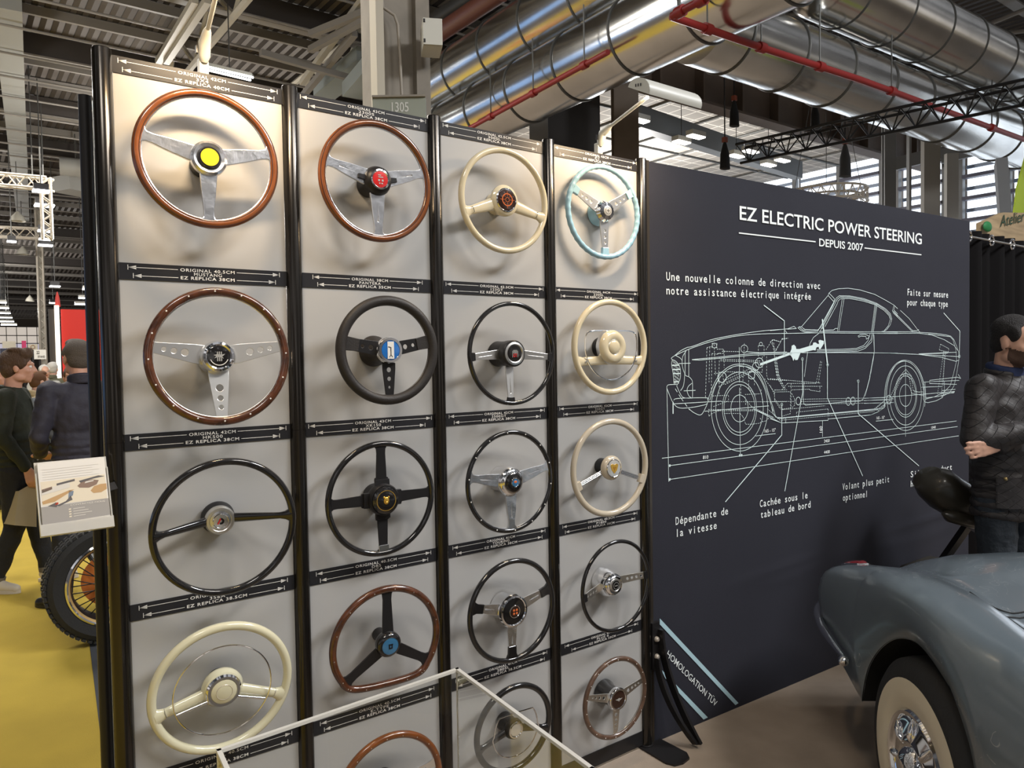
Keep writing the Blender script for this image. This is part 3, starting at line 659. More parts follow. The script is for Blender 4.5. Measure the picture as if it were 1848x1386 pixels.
MB().box((-.008, .012, BH / 2), (.014, .036, BH + .004)).build('frame_profile', mat('bronze_profile', (.10, .085, .07), .3, .7), bt, smooth=False)
inv = (Matrix.Translation(B0) @ Matrix.Rotation(BA, 4, 'Z')).inverted()
LIFT = -.0028
def bp(px, py):
    q = inv @ on_plane(px, py, B0 + BN * .0028, BN); return Vector((q.x, 0, q.z))
class Ink(MB):
    def line(s, pts, w=.0026, dash=None):
        seg = []
        for a, b in zip(pts, pts[1:]):
            d = b - a; L = d.length
            if L < 1e-6: continue
            d /= L
            if not dash: seg.append((a - d * w * .3, b + d * w * .3)); continue
            t = 0
            while t < L: seg.append((a + d * t, a + d * min(L, t + dash))); t += dash * 1.7
        for a, b in seg:
            d = (b - a)
            if d.length < 1e-6: continue
            d.normalize(); n = Vector((-d.z, 0, d.x)) * (w / 2); k = Vector((0, LIFT, 0))
            s.add([a - n + k, b - n + k, b + n + k, a + n + k], [(0, 1, 2, 3)])
    def ell(s, c, rx, ry, T, w=.0026, a0=0, a1=360, dash=None):
        n = 56; s.line([T((c[0] + rx * math.cos(rad(a0 + (a1 - a0) * k / n)), c[1] - ry * math.sin(rad(a0 + (a1 - a0) * k / n)))) for k in range(n + 1)], w, dash)
    def dot(s, p, r): s.add([p + Vector((r * math.cos(k * PI / 6), LIFT, r * math.sin(k * PI / 6))) for k in range(12)], [tuple(range(12))])
    def fill(s, pts): s.add([p + Vector((0, LIFT, 0)) for p in pts], [tuple(range(len(pts)))])
def tile(x0, y0, k): return lambda p: bp(x0 + p[0] / k, y0 + p[1] / k)
T1, T2, T3, T4, T5, T6 = tile(1190, 560, 7.7), tile(1190, 700, 7.7), tile(1390, 500, 7.7), tile(1390, 640, 7.7), tile(1560, 560, 8.66), tile(1560, 650, 6.025)
TP = lambda p: bp(*p)
ink = Ink()
def smooth(pts, n=4):
    out = []
    for i in range(len(pts) - 1):
        p0, p1, p2, p3 = pts[max(0, i - 1)], pts[i], pts[i + 1], pts[min(len(pts) - 1, i + 2)]
        for k in range(n):
            t = k / n
            out.append(tuple(.5 * (2 * b + (c - a) * t + (2 * a - 5 * b + 4 * c - d) * t * t + (-a + 3 * b - 3 * c + d) * t ** 3) for a, b, c, d in zip(p0, p1, p2, p3)))
    return out + [pts[-1]]
def L(T, *ls, w=.0026, dash=None, s=False):
    for l in ls: ink.line([T(p) for p in (smooth(l) if s else l)], w, dash)
# bonnet, grille, headlamp, bumper
L(T1, [(390, 515), (470, 498), (700, 415), (950, 360), (1250, 310), (1500, 280), (1740, 262)], [(215, 630), (410, 540), (700, 440), (1000, 370), (1300, 335), (1771, 318)], [(220, 622), (300, 560), (395, 512)],
  [(215, 628), (165, 665), (178, 690), (170, 750), (190, 880), (205, 1030)], [(175, 685), (230, 710), (280, 780), (293, 870), (285, 960), (245, 1040)], [(230, 630), (290, 665), (318, 705)],
  [(370, 570), (325, 640), (315, 740), (330, 820), (352, 880), (370, 910), (410, 925), (445, 960), (460, 1010), (460, 1220)], [(352, 880), (345, 980), (330, 1060), (295, 1115)],
  [(450, 1015), (400, 1060), (385, 1120), (410, 1190), (450, 1218)], [(240, 1030), (130, 1035), (103, 1060)], [(103, 1080), (150, 1200), (185, 1275), (240, 1340), (320, 1360), (480, 1345), (640, 1310), (672, 1280)],
  [(240, 1050), (290, 1160), (340, 1215), (460, 1220)], [(200, 1250), (260, 1225), (640, 1215), (668, 1240), (680, 1265)], s=True)
L(T1, [(357, 570), (357, 890)], [(408, 545), (408, 922)], [(270, 740), (430, 735)], [(340, 1120), (500, 1112)], [(205, 1300), (860, 1262)])
L(T1, [(180, 765), (275, 762)], [(185, 825), (290, 820)], [(190, 880), (290, 878)], [(200, 995), (265, 990)], w=.005)
for k in range(7): L(T1, [(190 + k * 13, 700 + k * 8), (215 + k * 9, 1020)], w=.0016, dash=.009)
L(T1, [(220, 1090), (300, 1220), (420, 1386)], dash=.02)
L(T2, [(410, 290), (480, 345), (575, 375), (640, 280), (680, 180)], s=True)
L(T2, [(190, 200), (190, 355)], w=.006)
# front wheel and arch
for rx, ry in ((120, 187), (215, 331), (238, 374), (330, 504), (393, 594)): ink.ell((1113, 285), rx, ry, T2)
L(T1, [(680, 1260), (690, 1200), (760, 1020), (850, 880), (980, 775), (1113, 748), (1250, 770), (1380, 860), (1460, 980), (1530, 1200), (1590, 1386), (1610, 1458), (1640, 1490), (1700, 1503), (1771, 1493)],
  [(1113, 778), (1240, 790), (1360, 870), (1430, 980), (1500, 1150), (1555, 1330), (1580, 1400)], [(700, 1250), (780, 1030), (900, 860), (1010, 795)], s=True)
L(T1, [(1110, 515), (1113, 1000)]); L(T2, [(1113, 0), (1125, 940)])
L(T1, [(455, 685), (830, 650), (1110, 620), (1300, 600), (1771, 590)], [(455, 688), (560, 692), (1300, 622), (1771, 605)], [(1200, 575), (1400, 590), (1771, 580)])
L(T2, [(630, 325), (1520, 250)], [(1300, 290), (1700, 490)], [(1300, 290), (1580, 408)])
# hidden mechanical lines
L(T1, [(660, 520), (640, 1230)], [(700, 510), (690, 1000)], [(760, 470), (780, 900)], [(730, 600), (720, 1200)], [(835, 650), (820, 1000)], [(900, 560), (900, 800)], [(870, 570), (1120, 575)], [(850, 680), (1400, 700)], [(850, 702), (1400, 720)],
  [(1180, 460), (1160, 1000)], [(1375, 490), (1375, 640)], [(1455, 490), (1455, 640)], [(1375, 490), (1455, 490)], [(1480, 550), (1570, 410), (1680, 440), (1710, 400), (1771, 395)], [(1590, 450), (1600, 640), (1640, 900), (1720, 1080)], [(1560, 460), (1620, 560), (1690, 430)],
  [(1620, 640), (1660, 900), (1740, 1080)], [(1510, 960), (1771, 975)], [(1490, 640), (1490, 900), (1510, 960)], [(1460, 950), (1600, 1140), (1600, 1250), (1680, 1370)], [(1600, 1110), (1771, 1105)], [(1600, 1135), (1771, 1130)], [(860, 1270), (1771, 1270)],
  [(920, 970), (1280, 800)], [(930, 1000), (1290, 830)], [(910, 1030), (1300, 850)], [(1430, 640), (1430, 860), (920, 855)], [(730, 460), (800, 460), (800, 520), (730, 520), (730, 460)], [(800, 540), (890, 540), (890, 600), (800, 600)], [(660, 520), (730, 500)], [(730, 600), (800, 610), (860, 590)],
  [(1240, 880), (1240, 1080)], [(1320, 880), (1320, 1050)], [(1130, 1040), (1130, 1180)], [(1190, 1170), (1400, 1160)], [(1240, 1080), (1340, 1180)], [(830, 860), (830, 1180)], [(760, 880), (900, 860)], [(880, 900), (900, 1020), (830, 1060)], [(740, 1190), (960, 1180), (960, 1250)], [(1410, 1100), (1440, 1320)], [(1190, 1200), (1200, 1320)], dash=.009, w=.0022)
L(T2, [(680, 300), (1350, 305)], [(680, 318), (1350, 318)], [(900, 355), (1120, 355), (1160, 400), (1200, 505), (1280, 505), (1400, 490), (1430, 440)], [(750, 260), (960, 180)], [(680, 320), (690, 395), (720, 360), (860, 305)], [(1200, 160), (1280, 260), (1600, 420)], [(1400, 420), (1430, 470), (1480, 460), (1520, 420)], [(1500, 290), (1690, 460)], dash=.009, w=.0022)
for q in ((1180, 535, 48), (765, 490, 30), (1410, 470, 22)): ink.ell(q[:2], q[2], q[2] * 1.1, T1, .0022, dash=.008)
for q in ((870, 930, 60), (1280, 900, 45), (1390, 730, 55), (1340, 780, 45)): ink.ell(q[:2], q[2], q[2] * 1.2, T1, .003, dash=.006)
# cabin
L(T3, [(435, 690), (805, 255), (815, 225), (860, 185), (950, 162), (1080, 155), (1250, 180), (1450, 240), (1600, 320), (1720, 390), (1771, 440)], [(805, 255), (885, 345), (660, 755)], [(820, 225), (895, 305), (880, 345)],
  [(385, 705), (405, 690), (430, 690)], [(385, 705), (430, 745), (490, 768), (680, 775)], [(405, 695), (450, 735), (500, 752), (660, 752)], [(430, 690), (480, 728), (660, 735), (700, 700), (900, 325)],
  [(690, 760), (890, 350), (920, 290), (960, 260), (1100, 262), (1300, 300), (1480, 365), (1600, 440), (1670, 510), (1690, 580), (1670, 660), (1620, 730), (1560, 760)], [(720, 720), (905, 360), (935, 305), (970, 278), (1100, 278), (1300, 316), (1480, 378), (1590, 450), (1660, 525), (1680, 590)],
  [(760, 690), (930, 375), (945, 330), (980, 300), (1100, 297), (1300, 335), (1460, 385), (1580, 462), (1650, 535), (1668, 590), (1640, 680), (1580, 750), (1530, 762)],
  [(1000, 305), (935, 745)], [(1025, 305), (955, 745)], [(1455, 380), (1405, 770)], [(1470, 380), (1418, 770)], [(1485, 380), (1432, 770)], [(740, 738), (880, 735), (905, 715), (935, 715)],
  [(0, 745), (240, 720), (330, 685), (365, 715), (240, 725)], [(680, 755), (1771, 765)], [(0, 788), (680, 775), (1771, 785)], [(205, 740), (235, 780)],
  [(680, 778), (600, 840), (555, 920), (545, 960)], [(520, 1040), (500, 1180), (475, 1386)], [(1435, 790), (1445, 1030), (1438, 1080), (1380, 1386)],
  [(650, 1008), (1000, 1004), (1200, 990), (1300, 950), (1360, 880), (1390, 780)], [(650, 1028), (1000, 1024), (1200, 1010), (1330, 960), (1400, 870), (1415, 780)], [(540, 1050), (1000, 1042), (1220, 1030), (1320, 990), (1410, 900), (1430, 790)],
  [(0, 1055), (540, 1050), (1440, 1052), (1771, 1058)], [(1220, 820), (1250, 800), (1320, 795), (1380, 825), (1360, 850), (1335, 862), (1330, 825), (1260, 822), (1230, 835), (1220, 820)],
  [(1720, 390), (1700, 470), (1771, 545)], [(1735, 400), (1720, 460), (1771, 515)])
L(T3, [(0, 900), (50, 870), (140, 900), (165, 855), (250, 850)], [(60, 1040), (140, 910)], [(30, 900), (70, 1180), (110, 1386)], [(60, 1180), (90, 1386)], dash=.009, w=.0022)
L(T4, [(470, 380), (458, 600), (465, 680), (490, 702), (800, 680), (1060, 655), (1250, 645), (1290, 620), (1340, 480), (1400, 250), (1440, 0)], [(0, 650), (40, 820), (80, 870), (160, 878), (1000, 800), (1580, 742), (1595, 700)], [(100, 888), (1500, 765)], [(0, 890), (160, 950), (805, 913), (805, 895), (1400, 837), (1500, 795), (1590, 730)], [(215, 885), (215, 950)], [(475, 300), (480, 260)])
L(T4, [(365, 800), (805, 755), (805, 910)], [(365, 800), (365, 870)], [(0, 335), (700, 395)], [(60, 520), (280, 515), (280, 820), (150, 860)], [(430, 620), (1600, 600)], [(430, 652), (1700, 630)], [(430, 688), (1600, 670)], [(170, 765), (760, 710)], [(60, 490), (160, 490), (240, 400), (640, 400)], [(250, 440), (720, 440)], [(300, 490), (540, 480), (560, 495), (690, 515), (690, 440)],
  [(60, 100), (100, 330), (200, 490)], [(85, 100), (125, 330), (215, 480)], [(640, 390), (700, 90)], [(670, 395), (715, 100)], [(290, 400), (290, 740), (150, 760)], [(0, 430), (60, 560), (60, 610), (150, 740)], [(160, 910), (1450, 790)], [(0, 652), (340, 650)], [(300, 540), (340, 620), (340, 700), (300, 740)], [(1450, 750), (1590, 640)], [(1480, 770), (1600, 680)], dash=.009, w=.0022)
for q in ((390, 645, 45), (1085, 650, 45), (1150, 645, 45), (1650, 625, 50)): ink.ell(q[:2], q[2] * .7, q[2] * 1.2, T4, .003, dash=.006)
# tail
L(T5, [(560, 0), (700, 130), (830, 300), (870, 345)], [(435, 0), (455, 45), (740, 325), (760, 338)], [(465, 0), (472, 35), (735, 300), (760, 320), (825, 318), (850, 300)], [(700, 335), (870, 345), (1100, 360), (1280, 385), (1350, 405), (1400, 460), (1440, 560), (1470, 650)],
  [(0, 335), (700, 335)], [(0, 360), (850, 358), (1050, 385), (1250, 460), (1400, 550), (1470, 640), (1478, 760), (1440, 1000), (1400, 1180), (1330, 1290), (1200, 1350)], [(1000, 372), (1340, 412), (1385, 460), (1430, 620), (1440, 790), (1390, 1000), (1340, 1180), (1240, 1280), (1100, 1350), (950, 1390)],
  [(0, 665), (400, 668), (850, 690), (1200, 735), (1430, 797), (1470, 780)], [(850, 680), (1440, 655)], [(850, 688), (1490, 725)], [(860, 684), (1300, 668)], [(150, 385), (155, 640), (140, 760), (80, 1080), (10, 1340)])
L(T5, [(1020, 1095), (1450, 1045), (1505, 1065), (1465, 1000)], [(1020, 1100), (1020, 1145), (1440, 1157)], [(930, 1122), (1480, 1095)], [(940, 1200), (1200, 1190)], [(1210, 1255), (1420, 1235)], [(1210, 1300), (1400, 1290)])
L(T6, [(645, 240), (640, 420), (655, 455), (690, 462), (780, 442), (850, 405), (870, 330), (870, 240), (860, 225), (645, 240)], [(660, 240), (668, 410), (800, 395), (980, 345)], [(290, 400), (980, 340)], [(447, 0), (447, 830)], [(0, 545), (210, 520), (220, 460)], [(0, 605), (70, 595), (150, 560), (210, 520)])
for rx, ry in ((65, 119), (112, 212), (122, 237), (172, 322), (205, 382)): ink.ell((447, 383), rx, ry, T6)
ink.ell((440, 400), 222, 400, T6, a0=-15, a1=195); ink.ell((437, 400), 208, 388, T6, a0=0, a1=180)
L(T6, [(620, 295), (840, 285)], [(0, 415), (290, 400)], [(0, 440), (320, 420)], [(0, 470), (320, 460)], [(280, 400), (390, 170), (450, 100), (510, 170), (530, 330), (600, 350)], [(300, 420), (400, 200), (450, 130), (490, 200), (515, 360), (640, 385)], [(540, 345), (640, 345)], [(130, 520), (240, 420)], [(150, 550), (280, 430)], dash=.008, w=.003)
L(T5, [(1240, 640), (1140, 1330)], [(1270, 640), (1200, 1330)], [(1170, 620), (1190, 530), (1320, 600), (1310, 650), (1240, 640), (1170, 620)], [(1220, 700), (1250, 700), (1230, 1180)], dash=.009, w=.0026)
# dimension lines and ground
L(TP, [(1195, 827), (1726, 759.8)], [(1208.8, 840.3), (1728, 769.8)], [(1208.8, 865.2), (1730, 786.5)], [(1203.4, 698), (1206.9, 869)], [(1363.8, 786.8), (1399.4, 782.5)], [(1581, 760), (1612, 757)], [(1484.4, 760), (1484.4, 788)])
for q in ((1208.8, 840.3), (1208.8, 865.2), (1335, 822), (1338.5, 821.6)): ink.dot(bp(*q), .006)
# callout lines
for l in ([(1378.8, 551), (1415.5, 579), (1415.5, 639)], [(1309.4, 905.4), (1410.8, 785), (1410.8, 730)], [(1416.4, 886), (1448.4, 708.8), (1448.2, 648)], [(1556.7, 858.6), (1493.2, 718), (1493.2, 658.4)], [(1658.2, 840.6), (1548.8, 746.5), (1548.8, 688)], [(1703.2, 564.8), (1732.3, 597.7), (1731.2, 643)]):
    L(TP, l, w=.0045); ink.ell(l[-1], 1.8, 2.4, TP, .004)
# highlighted steering column
ink.line([bp(1372.5, 657.5), bp(1428, 637.5)], .012); ink.line([bp(1484.2, 577), bp(1493.4, 658)], .010)
ink.fill([T3(p) for p in [(265, 1080), (270, 1060), (295, 1000), (298, 955), (330, 940), (355, 965), (362, 1000), (405, 1000), (590, 945), (598, 912), (630, 908), (660, 930), (680, 928), (670, 885), (690, 872), (745, 888), (745, 925), (700, 1000), (680, 1000), (672, 968), (640, 980), (630, 1020), (600, 1015), (420, 1055), (382, 1150), (348, 1155), (340, 1128), (322, 1165), (305, 1120), (285, 1090)]])
ink.build('car_drawing', M_print, bt, smooth=False, recalc=False)
# lettering
txt = Ink()
LV = Vector((0, LIFT, 0))
def wr(t, a, b, cap, top=None, mono=True, bold=.010, mb=None):
    A, B = bp(*a), bp(*b); ex = (B - A); wd = ex.length; ex.normalize(); ey = Vector((-ex.z, 0, ex.x))
    if top is not None: ey = bp(*top) - A; cap = ey.length; ey.normalize()
    put_text(mb or txt, t, A, ex, ey, wd, cap, bold, 1.0, mono, LV)
def capm(a, top): return (bp(*top) - bp(*a)).length
c1 = capm((1335, 396), (1335, 372))
wr('EZ ELECTRIC POWER STEERING', (1335, 396), (1663.5, 441), c1, mono=False, bold=.012)
wr('DEPUIS 2007', (1478.4, 444), (1558, 453), capm((1478.4, 444), (1478.4, 430.5)), mono=False, bold=.015)
txt.line([bp(1334, 420.5), bp(1471.5, 436.3)], .006); txt.line([bp(1560.6, 447.5), bp(1662.6, 459.8)], .006)
c2 = capm((1203, 505.8), (1203, 491))
wr('Une nouvelle colonne de direction avec', (1203, 505.8), (1479.7, 521.8), c2); wr('notre assistance électrique intégrée', (1203, 531), (1463, 541), c2)
c3 = capm((1638, 532.8), (1638, 521))
wr('Faite sur mesure', (1638, 532.8), (1710.6, 537.4), c3); wr('pour chaque type', (1637.4, 551), (1710, 553.9), c3)
c4 = capm((1219.8, 947.3), (1219.8, 933.6))
wr('Dépendante de', (1219.8, 947.3), (1313.5, 928), c4); wr('la vitesse', (1219.8, 969.3), (1293, 954), c4)
wr('Cachée sous le', (1371.7, 915.3), (1457, 899), c4); wr('tableau de bord', (1373, 935), (1462.4, 915.8), c4)
c5 = capm((1520.7, 884.6), (1520.7, 873))
wr('Volant plus petit', (1520.7, 884.6), (1604.5, 870), c5); wr('optionnel', (1521.4, 904), (1565.4, 896.7), c5)
wr('Siège conduct', (1643.7, 861.4), (1717.8, 847.5), c5); wr('heur', (1643.7, 878.6), (1661, 875.6), c5)
wr('HOMOLOGATION TÜV', (1202.2, 1183.4), (1290.8, 1275.7), 0, top=(1206.8, 1173.5), mono=False, bold=.004)
c6 = capm((1268.6, 828.6), (1268.6, 822.5))
for t, a, b in (('810', (1268.6, 828.6), (1278.3, 827.7)), ('165 - 15"', (1380, 780.8), (1399.7, 778.6)), ('165 - 15"', (1582, 756.9), (1596.5, 755.6)), ('2450', (1487, 798.7), (1497, 797.8)), ('4400', (1487, 819), (1497.5, 817.7)), ('1040', (1680.8, 774), (1688.6, 773))):
    wr(t, a, b, c6, mono=False, bold=.01)
wr('160', (1483.8, 780.5), (1483.8, 769), 0, top=(1479, 780.8), mono=False, bold=.01)
txt.build('lettering', M_printw, bt, smooth=False, recalc=False)
st = Ink(); Q = lambda x, y: bp(1180 + x / 5.775, 1080 + y / 5.775)
st.fill([Q(62, 207), Q(62, 270), Q(850, 1112), Q(882, 1090)]); st.fill([Q(75, 737), Q(118, 830), Q(518, 1262), Q(562, 1240)])
st.build('diagonal_stripe', M_bstripe, bt, smooth=False, recalc=False)
# black curtain on its rail beyond the banner
ct = thing('curtain', 'black curtain hung on a steel rail beyond the banner', 'curtain', (5.1, .12, 0))
mb = MB(); n = 90
mb.grid([[Vector((2.6 * i / n, .035 * math.sin(i * .9) + .015 * math.sin(i * .37), z)) for z in (0.01, .8, 1.6, 2.2, 2.50)] for i in range(n + 1)])
mb.grid([[Vector((2.6 * i / n, .006 + .035 * math.sin(i * .9) + .015 * math.sin(i * .37), z)) for z in (0.01, .8, 1.6, 2.2, 2.50)] for i in range(n + 1)])
mb.build('cloth', mat('black_curtain_cloth', (.005, .0045, .005), .9, spec=.15), ct, angle=80)
for i in range(7):
    MB().tube([Vector((.14 + i * .36 + .035 * math.cos(k * PI / 8), -.055, 2.445 + .035 * math.sin(k * PI / 8))) for k in range(16)], .007, 8, closed=True).build('eyelet', M_chrome, ct)
MB().cyl((-.2, -.05, 2.445), (2.7, -.05, 2.445), .007).build('rail', M_brush, ct)
# ------------------------------------------------------------------ clip-on arm lamps over the display
M_lamp = mat('pale_lamp_plastic', (.50, .50, .46), .4)
M_lampin = mat('white_reflector', (.8, .8, .78), .4)
M_glow = mat('halogen_tube', (1, .85, .62), .5, emit=14, ecol=(1, .80, .52))
def arm_lamp(label, x, tipx, tipy, tipz, hx0, hx1):
    t = thing('arm_lamp', label, 'lamp', (x, 0, 2.4755), group='arm lamps over the wheel display')
    b = MB(); b.box((0, .008, .02), (.026, .024, .044)); b.build('clamp', M_lamp, t, smooth=False, bevel=.003)
    d = (Vector((tipx - x, tipy, tipz - 2.4755)) - Vector((0, -.01, .05))); L_ = d.length; d.normalize()
    q0 = Vector((0, -.002, .030)); q1 = q0 + Vector((d.x * .02, d.y * .02, .045)); q2 = q1 + d * .045
    b = MB(); b.tube([q0, q0 + (q1 - q0) * .35, q1, q2, q2 + d * .012], [.010, .0165, .0165, .011, .007], 16); b.build('knuckle_cover', M_lamp, t)
    MB().box(q0 + Vector((-.019, -.004, .03)), (.006, .012, .02)).build('rocker_switch', M_satin, t, smooth=False)
    tip = Vector((tipx - x, tipy, tipz - 2.4755))
    MB().tube([q2, tip], .0065, 12).build('arm', M_lamp, t)
    # trough shaped head along x, open towards the boards
    h0, h1 = hx0 - x, hx1 - x; c = tip + Vector((0, -.012, .012)); ax = rad(28)
    def prof(r, k): a = rad(-5 + 190 * k / 12); y, z = -r * math.cos(a) * 1.25, r * math.sin(a) * .9; return (y * math.cos(ax) - z * math.sin(ax), y * math.sin(ax) * -1 * -1 + z * math.cos(ax))
    mb = MB(); rows = []
    for xx in (h0, h1): rows.append([Vector((xx, c.y + prof(.045, k)[0], c.z + prof(.045, k)[1])) for k in range(13)] + [Vector((xx, c.y + prof(.041, k)[0], c.z + prof(.041, k)[1])) for k in range(12, -1, -1)])
    mb.grid(rows, wrap=True)
    for xx in (h0, h1): mb.prism([Vector((xx, c.y + prof(.045, k)[0], c.z + prof(.045, k)[1])) for k in range(13)], (.003 * (1 if xx == h0 else -1), 0, 0))
    hd = mb.build('head', M_lamp, t, angle=30)
    for k in range(3): MB().box((h0 - .0005, c.y - .012 + k * .012, c.z + .014 + k * .002), (.002, .004, .010)).build('vent_slot', M_satin, hd, smooth=False)
    MB().cyl((h0 + .02, c.y, c.z + .006), (h1 - .02, c.y, c.z + .006), .005).build('bulb', M_glow, t)
    return Vector((x, 0, 2.4755)) + c, (h0 + h1) / 2
c2_, m2 = arm_lamp('pale arm lamp with visible trough head on the rightmost board', 1.745, 1.70, -.30, 2.605, 1.64, 1.925)
c1_, m1 = arm_lamp('pale arm lamp on the leftmost board, its head above the picture', .232, .205, -.30, 2.65, .10, .41)
LAMPW = 4.6
area('lamp_light', (1.79, -.297, 2.602), (1.70, .12, 2.12), .24, .03, LAMPW * 1.1, (1, .74, .46), 165)
area('lamp_light', (.255, -.297, 2.648), (.215, .12, 2.15), .24, .03, LAMPW * 1.0, (1, .74, .46), 130)

# ------------------------------------------------------------------ clear acrylic display case on a plinth
M_acr = mat('clear_acrylic', (.97, .97, .95), .0, trans=1.0, ior=1.45, spec=.5)
M_edge = mat('polished_acrylic_edge', (.80, .77, .70), .25, trans=.2, ior=1.3)
A_, B_, C_ = Vector((-.026, -.888, 0)), Vector((.49, -.856, 0)), Vector((.444, -1.339, 0)); D_ = A_ + (C_ - B_)
t = thing('acrylic_case', 'open clear acrylic display case in front of the wheel boards', 'display case', (0, 0, .56))
zc0, zc1 = .0, .44
cen = (A_ + B_ + C_ + D_) / 4
for nm, a, b in (('back_pane', A_, B_), ('side_pane', B_, C_), ('front_pane', C_, D_), ('side_pane', D_, A_)):
    d = (b - a).normalized(); nrm = Vector((d.y, -d.x, 0)); nrm = nrm if nrm.dot(cen - a) > 0 else -nrm
    o_ = MB().prism([a + Z * zc0 + d * .0065, b + Z * zc0 - d * .0065, b + Z * (zc1 - .006) - d * .0065, a + Z * (zc1 - .006) + d * .0065], nrm * .006).build(nm, M_acr, t, smooth=False)
    MB().prism([a + Z * (zc1 - .006), b + Z * (zc1 - .006), b + Z * zc1, a + Z * zc1], nrm * .008).build('top_edge', M_edge, o_, smooth=False)
for q in (A_, B_, C_, D_):
    MB().box(q + (cen - q).normalized() * .005 + Z * (zc1 - .006) / 2, (.006, .006, zc1 - .006), Matrix.Rotation(rad(4), 3, 'Z')).build('corner_edge', M_edge, t, smooth=False)
M_pl = mat('white_plinth_paint', (.55, .54, .52), .5)
pl = MB(); o2 = lambda q: q + (q - cen) * .02
pl.prism([o2(A_) + Z * .006, o2(B_) + Z * .006, o2(C_) + Z * .006, o2(D_) + Z * .006], (0, 0, .553))
tag(pl.build('plinth', M_pl, smooth=False), 'white plinth below the clear acrylic display case', 'plinth')

# ------------------------------------------------------------------ leaflet holder on the left post
tl, tr, bl, br = at_y(57, 836, -.035), at_y(190, 823, -.035), at_y(74, 972, -.095), at_y(204, 950, -.095)
hw = ((tr - tl).length + (br - bl).length) / 2; tm, bm_ = (tl + tr) / 2, (bl + br) / 2
ey = (tm - bm_); hh = ey.length; ey.normalize(); ez = X.cross(ey); ez = ez if ez.y < 0 else -ez
MH = Matrix((X, ey, ez)).transposed().to_4x4(); MH.translation = bm_ + ez * -.002
t = thing('leaflet_holder', 'clear tilted leaflet holder clipped to the leftmost post', 'leaflet holder'); t.matrix_world = MH
M_clear = mat('frosted_holder_plastic', (.80, .78, .73), .3, trans=.45, ior=1.3)
MB().box((0, hh / 2, -.0015), (hw, hh, .003)).build('back_plate', M_clear, t, smooth=False)
MB().box((0, .014, .017), (hw, .028, .003)).build('front_lip', M_clear, t, smooth=False)
MB().box((0, .0015, .0075), (hw, .003, .018)).build('bottom_shelf', M_clear, t, smooth=False)
for sx in (-1, 1): MB().box((sx * (hw / 2 - .0015), hh * .42, .004), (.003, hh * .84, .011)).build('side_wall', M_clear, t, smooth=False)
MB().bar((hw * .45, hh * .55, -.003), (hw * .62, hh * .60, -.024), .02, .006).build('post_clip', M_satin, t, smooth=False)
M_paper = mat('leaflet_paper', (.74, .71, .66), .6)
lf = thing('leaflet', 'stack of white leaflets with a workshop picture in the holder', 'leaflet'); lf.matrix_world = MH
w2, lh = hw - .012, hh * .965
MB().box((0, lh / 2 + .004, .0075), (w2, lh - .004, .009)).build('paper_stack', M_paper, lf, smooth=False)
def pat(mb, pts, z, mi=0): mb.add([(-w2 / 2 + w2 * a, .004 + (lh - .004) * b, z) for a, b in pts], [tuple(range(len(pts)))], mi)
cols = [('print_cream', (.72, .64, .50)), ('print_grey', (.33, .31, .29)), ('print_tan', (.50, .31, .14)), ('print_dark', (.11, .10, .10)), ('print_brown', (.24, .16, .12)), ('print_red', (.5, .06, .03)), ('print_pale', (.66, .62, .56)), ('print_blue', (.18, .22, .28))]
PM = [mat(n, c, .6) for n, c in cols]
mb = MB(); z = .01225
pat(mb, [(.02, .40), (.98, .40), (.98, .76), (.02, .74)], z, 0); pat(mb, [(0, 0), (1, 0), (1, .40), (0, .385)], z, 1)
pat(mb, [(.40, 0), (1, 0), (1, .155), (.40, .14)], z + .0002, 6)
z += .0003
pat(mb, [(.02, .55), (.44, .62), (.44, .70), (.02, .62)], z, 6); pat(mb, [(.02, .46), (.42, .58), (.50, .585), (.20, .44), (.03, .42)], z, 2); pat(mb, [(.10, .39), (.22, .43), (.24, .40), (.22, .36)], z, 3)
pat(mb, [(.22, .385), (.36, .43), (.44, .50), (.46, .44), (.34, .40), (.26, .37)], z, 3); pat(mb, [(.40, .47), (.47, .50), (.49, .56), (.42, .58)], z, 7); pat(mb, [(.20, .39), (.25, .40), (.25, .43), (.21, .42)], z, 5)
pat(mb, [(.55, .63), (.62, .68), (.78, .70), (.88, .68), (.84, .62), (.72, .585), (.58, .60)], z, 4); pat(mb, [(.74, .54), (.80, .60), (.90, .62), (.99, .62), (.99, .54), (.90, .50), (.78, .50)], z, 2)
pat(mb, [(.58, .70), (.88, .75), (.98, .73), (.80, .71), (.60, .67)], z, 3); pat(mb, [(.25, .695), (.52, .735), (.52, .705), (.25, .665)], z, 3); pat(mb, [(.03, .58), (.18, .62), (.18, .66), (.03, .63)], z, 4); pat(mb, [(.66, .655), (.80, .675), (.80, .69), (.68, .68)], z + .0002, 6)
for k in range(5): pat(mb, [(.06, .905 - k * .035), (.90 - .1 * (k % 2), .915 - k * .035), (.90 - .1 * (k % 2), .921 - k * .035), (.06, .911 - k * .035)], z, 6)
for k in range(4):
    pat(mb, [(.39, .30 - k * .035), (.425, .302 - k * .035), (.425, .32 - k * .035), (.39, .318 - k * .035)], z, 0)
    pat(mb, [(.455, .305 - k * .035), (.63 + .05 * (k % 3), .308 - k * .035), (.63 + .05 * (k % 3), .316 - k * .035), (.455, .313 - k * .035)], z, 6)
put_text(mb, 'CONTACTEZ-NOUS', (-w2 * .08, .004 + lh * .345, z + .0002), X, Y, w2 * .52, .0042, .02, mi=6)
mb.build('printing', PM, lf, smooth=False, recalc=False)

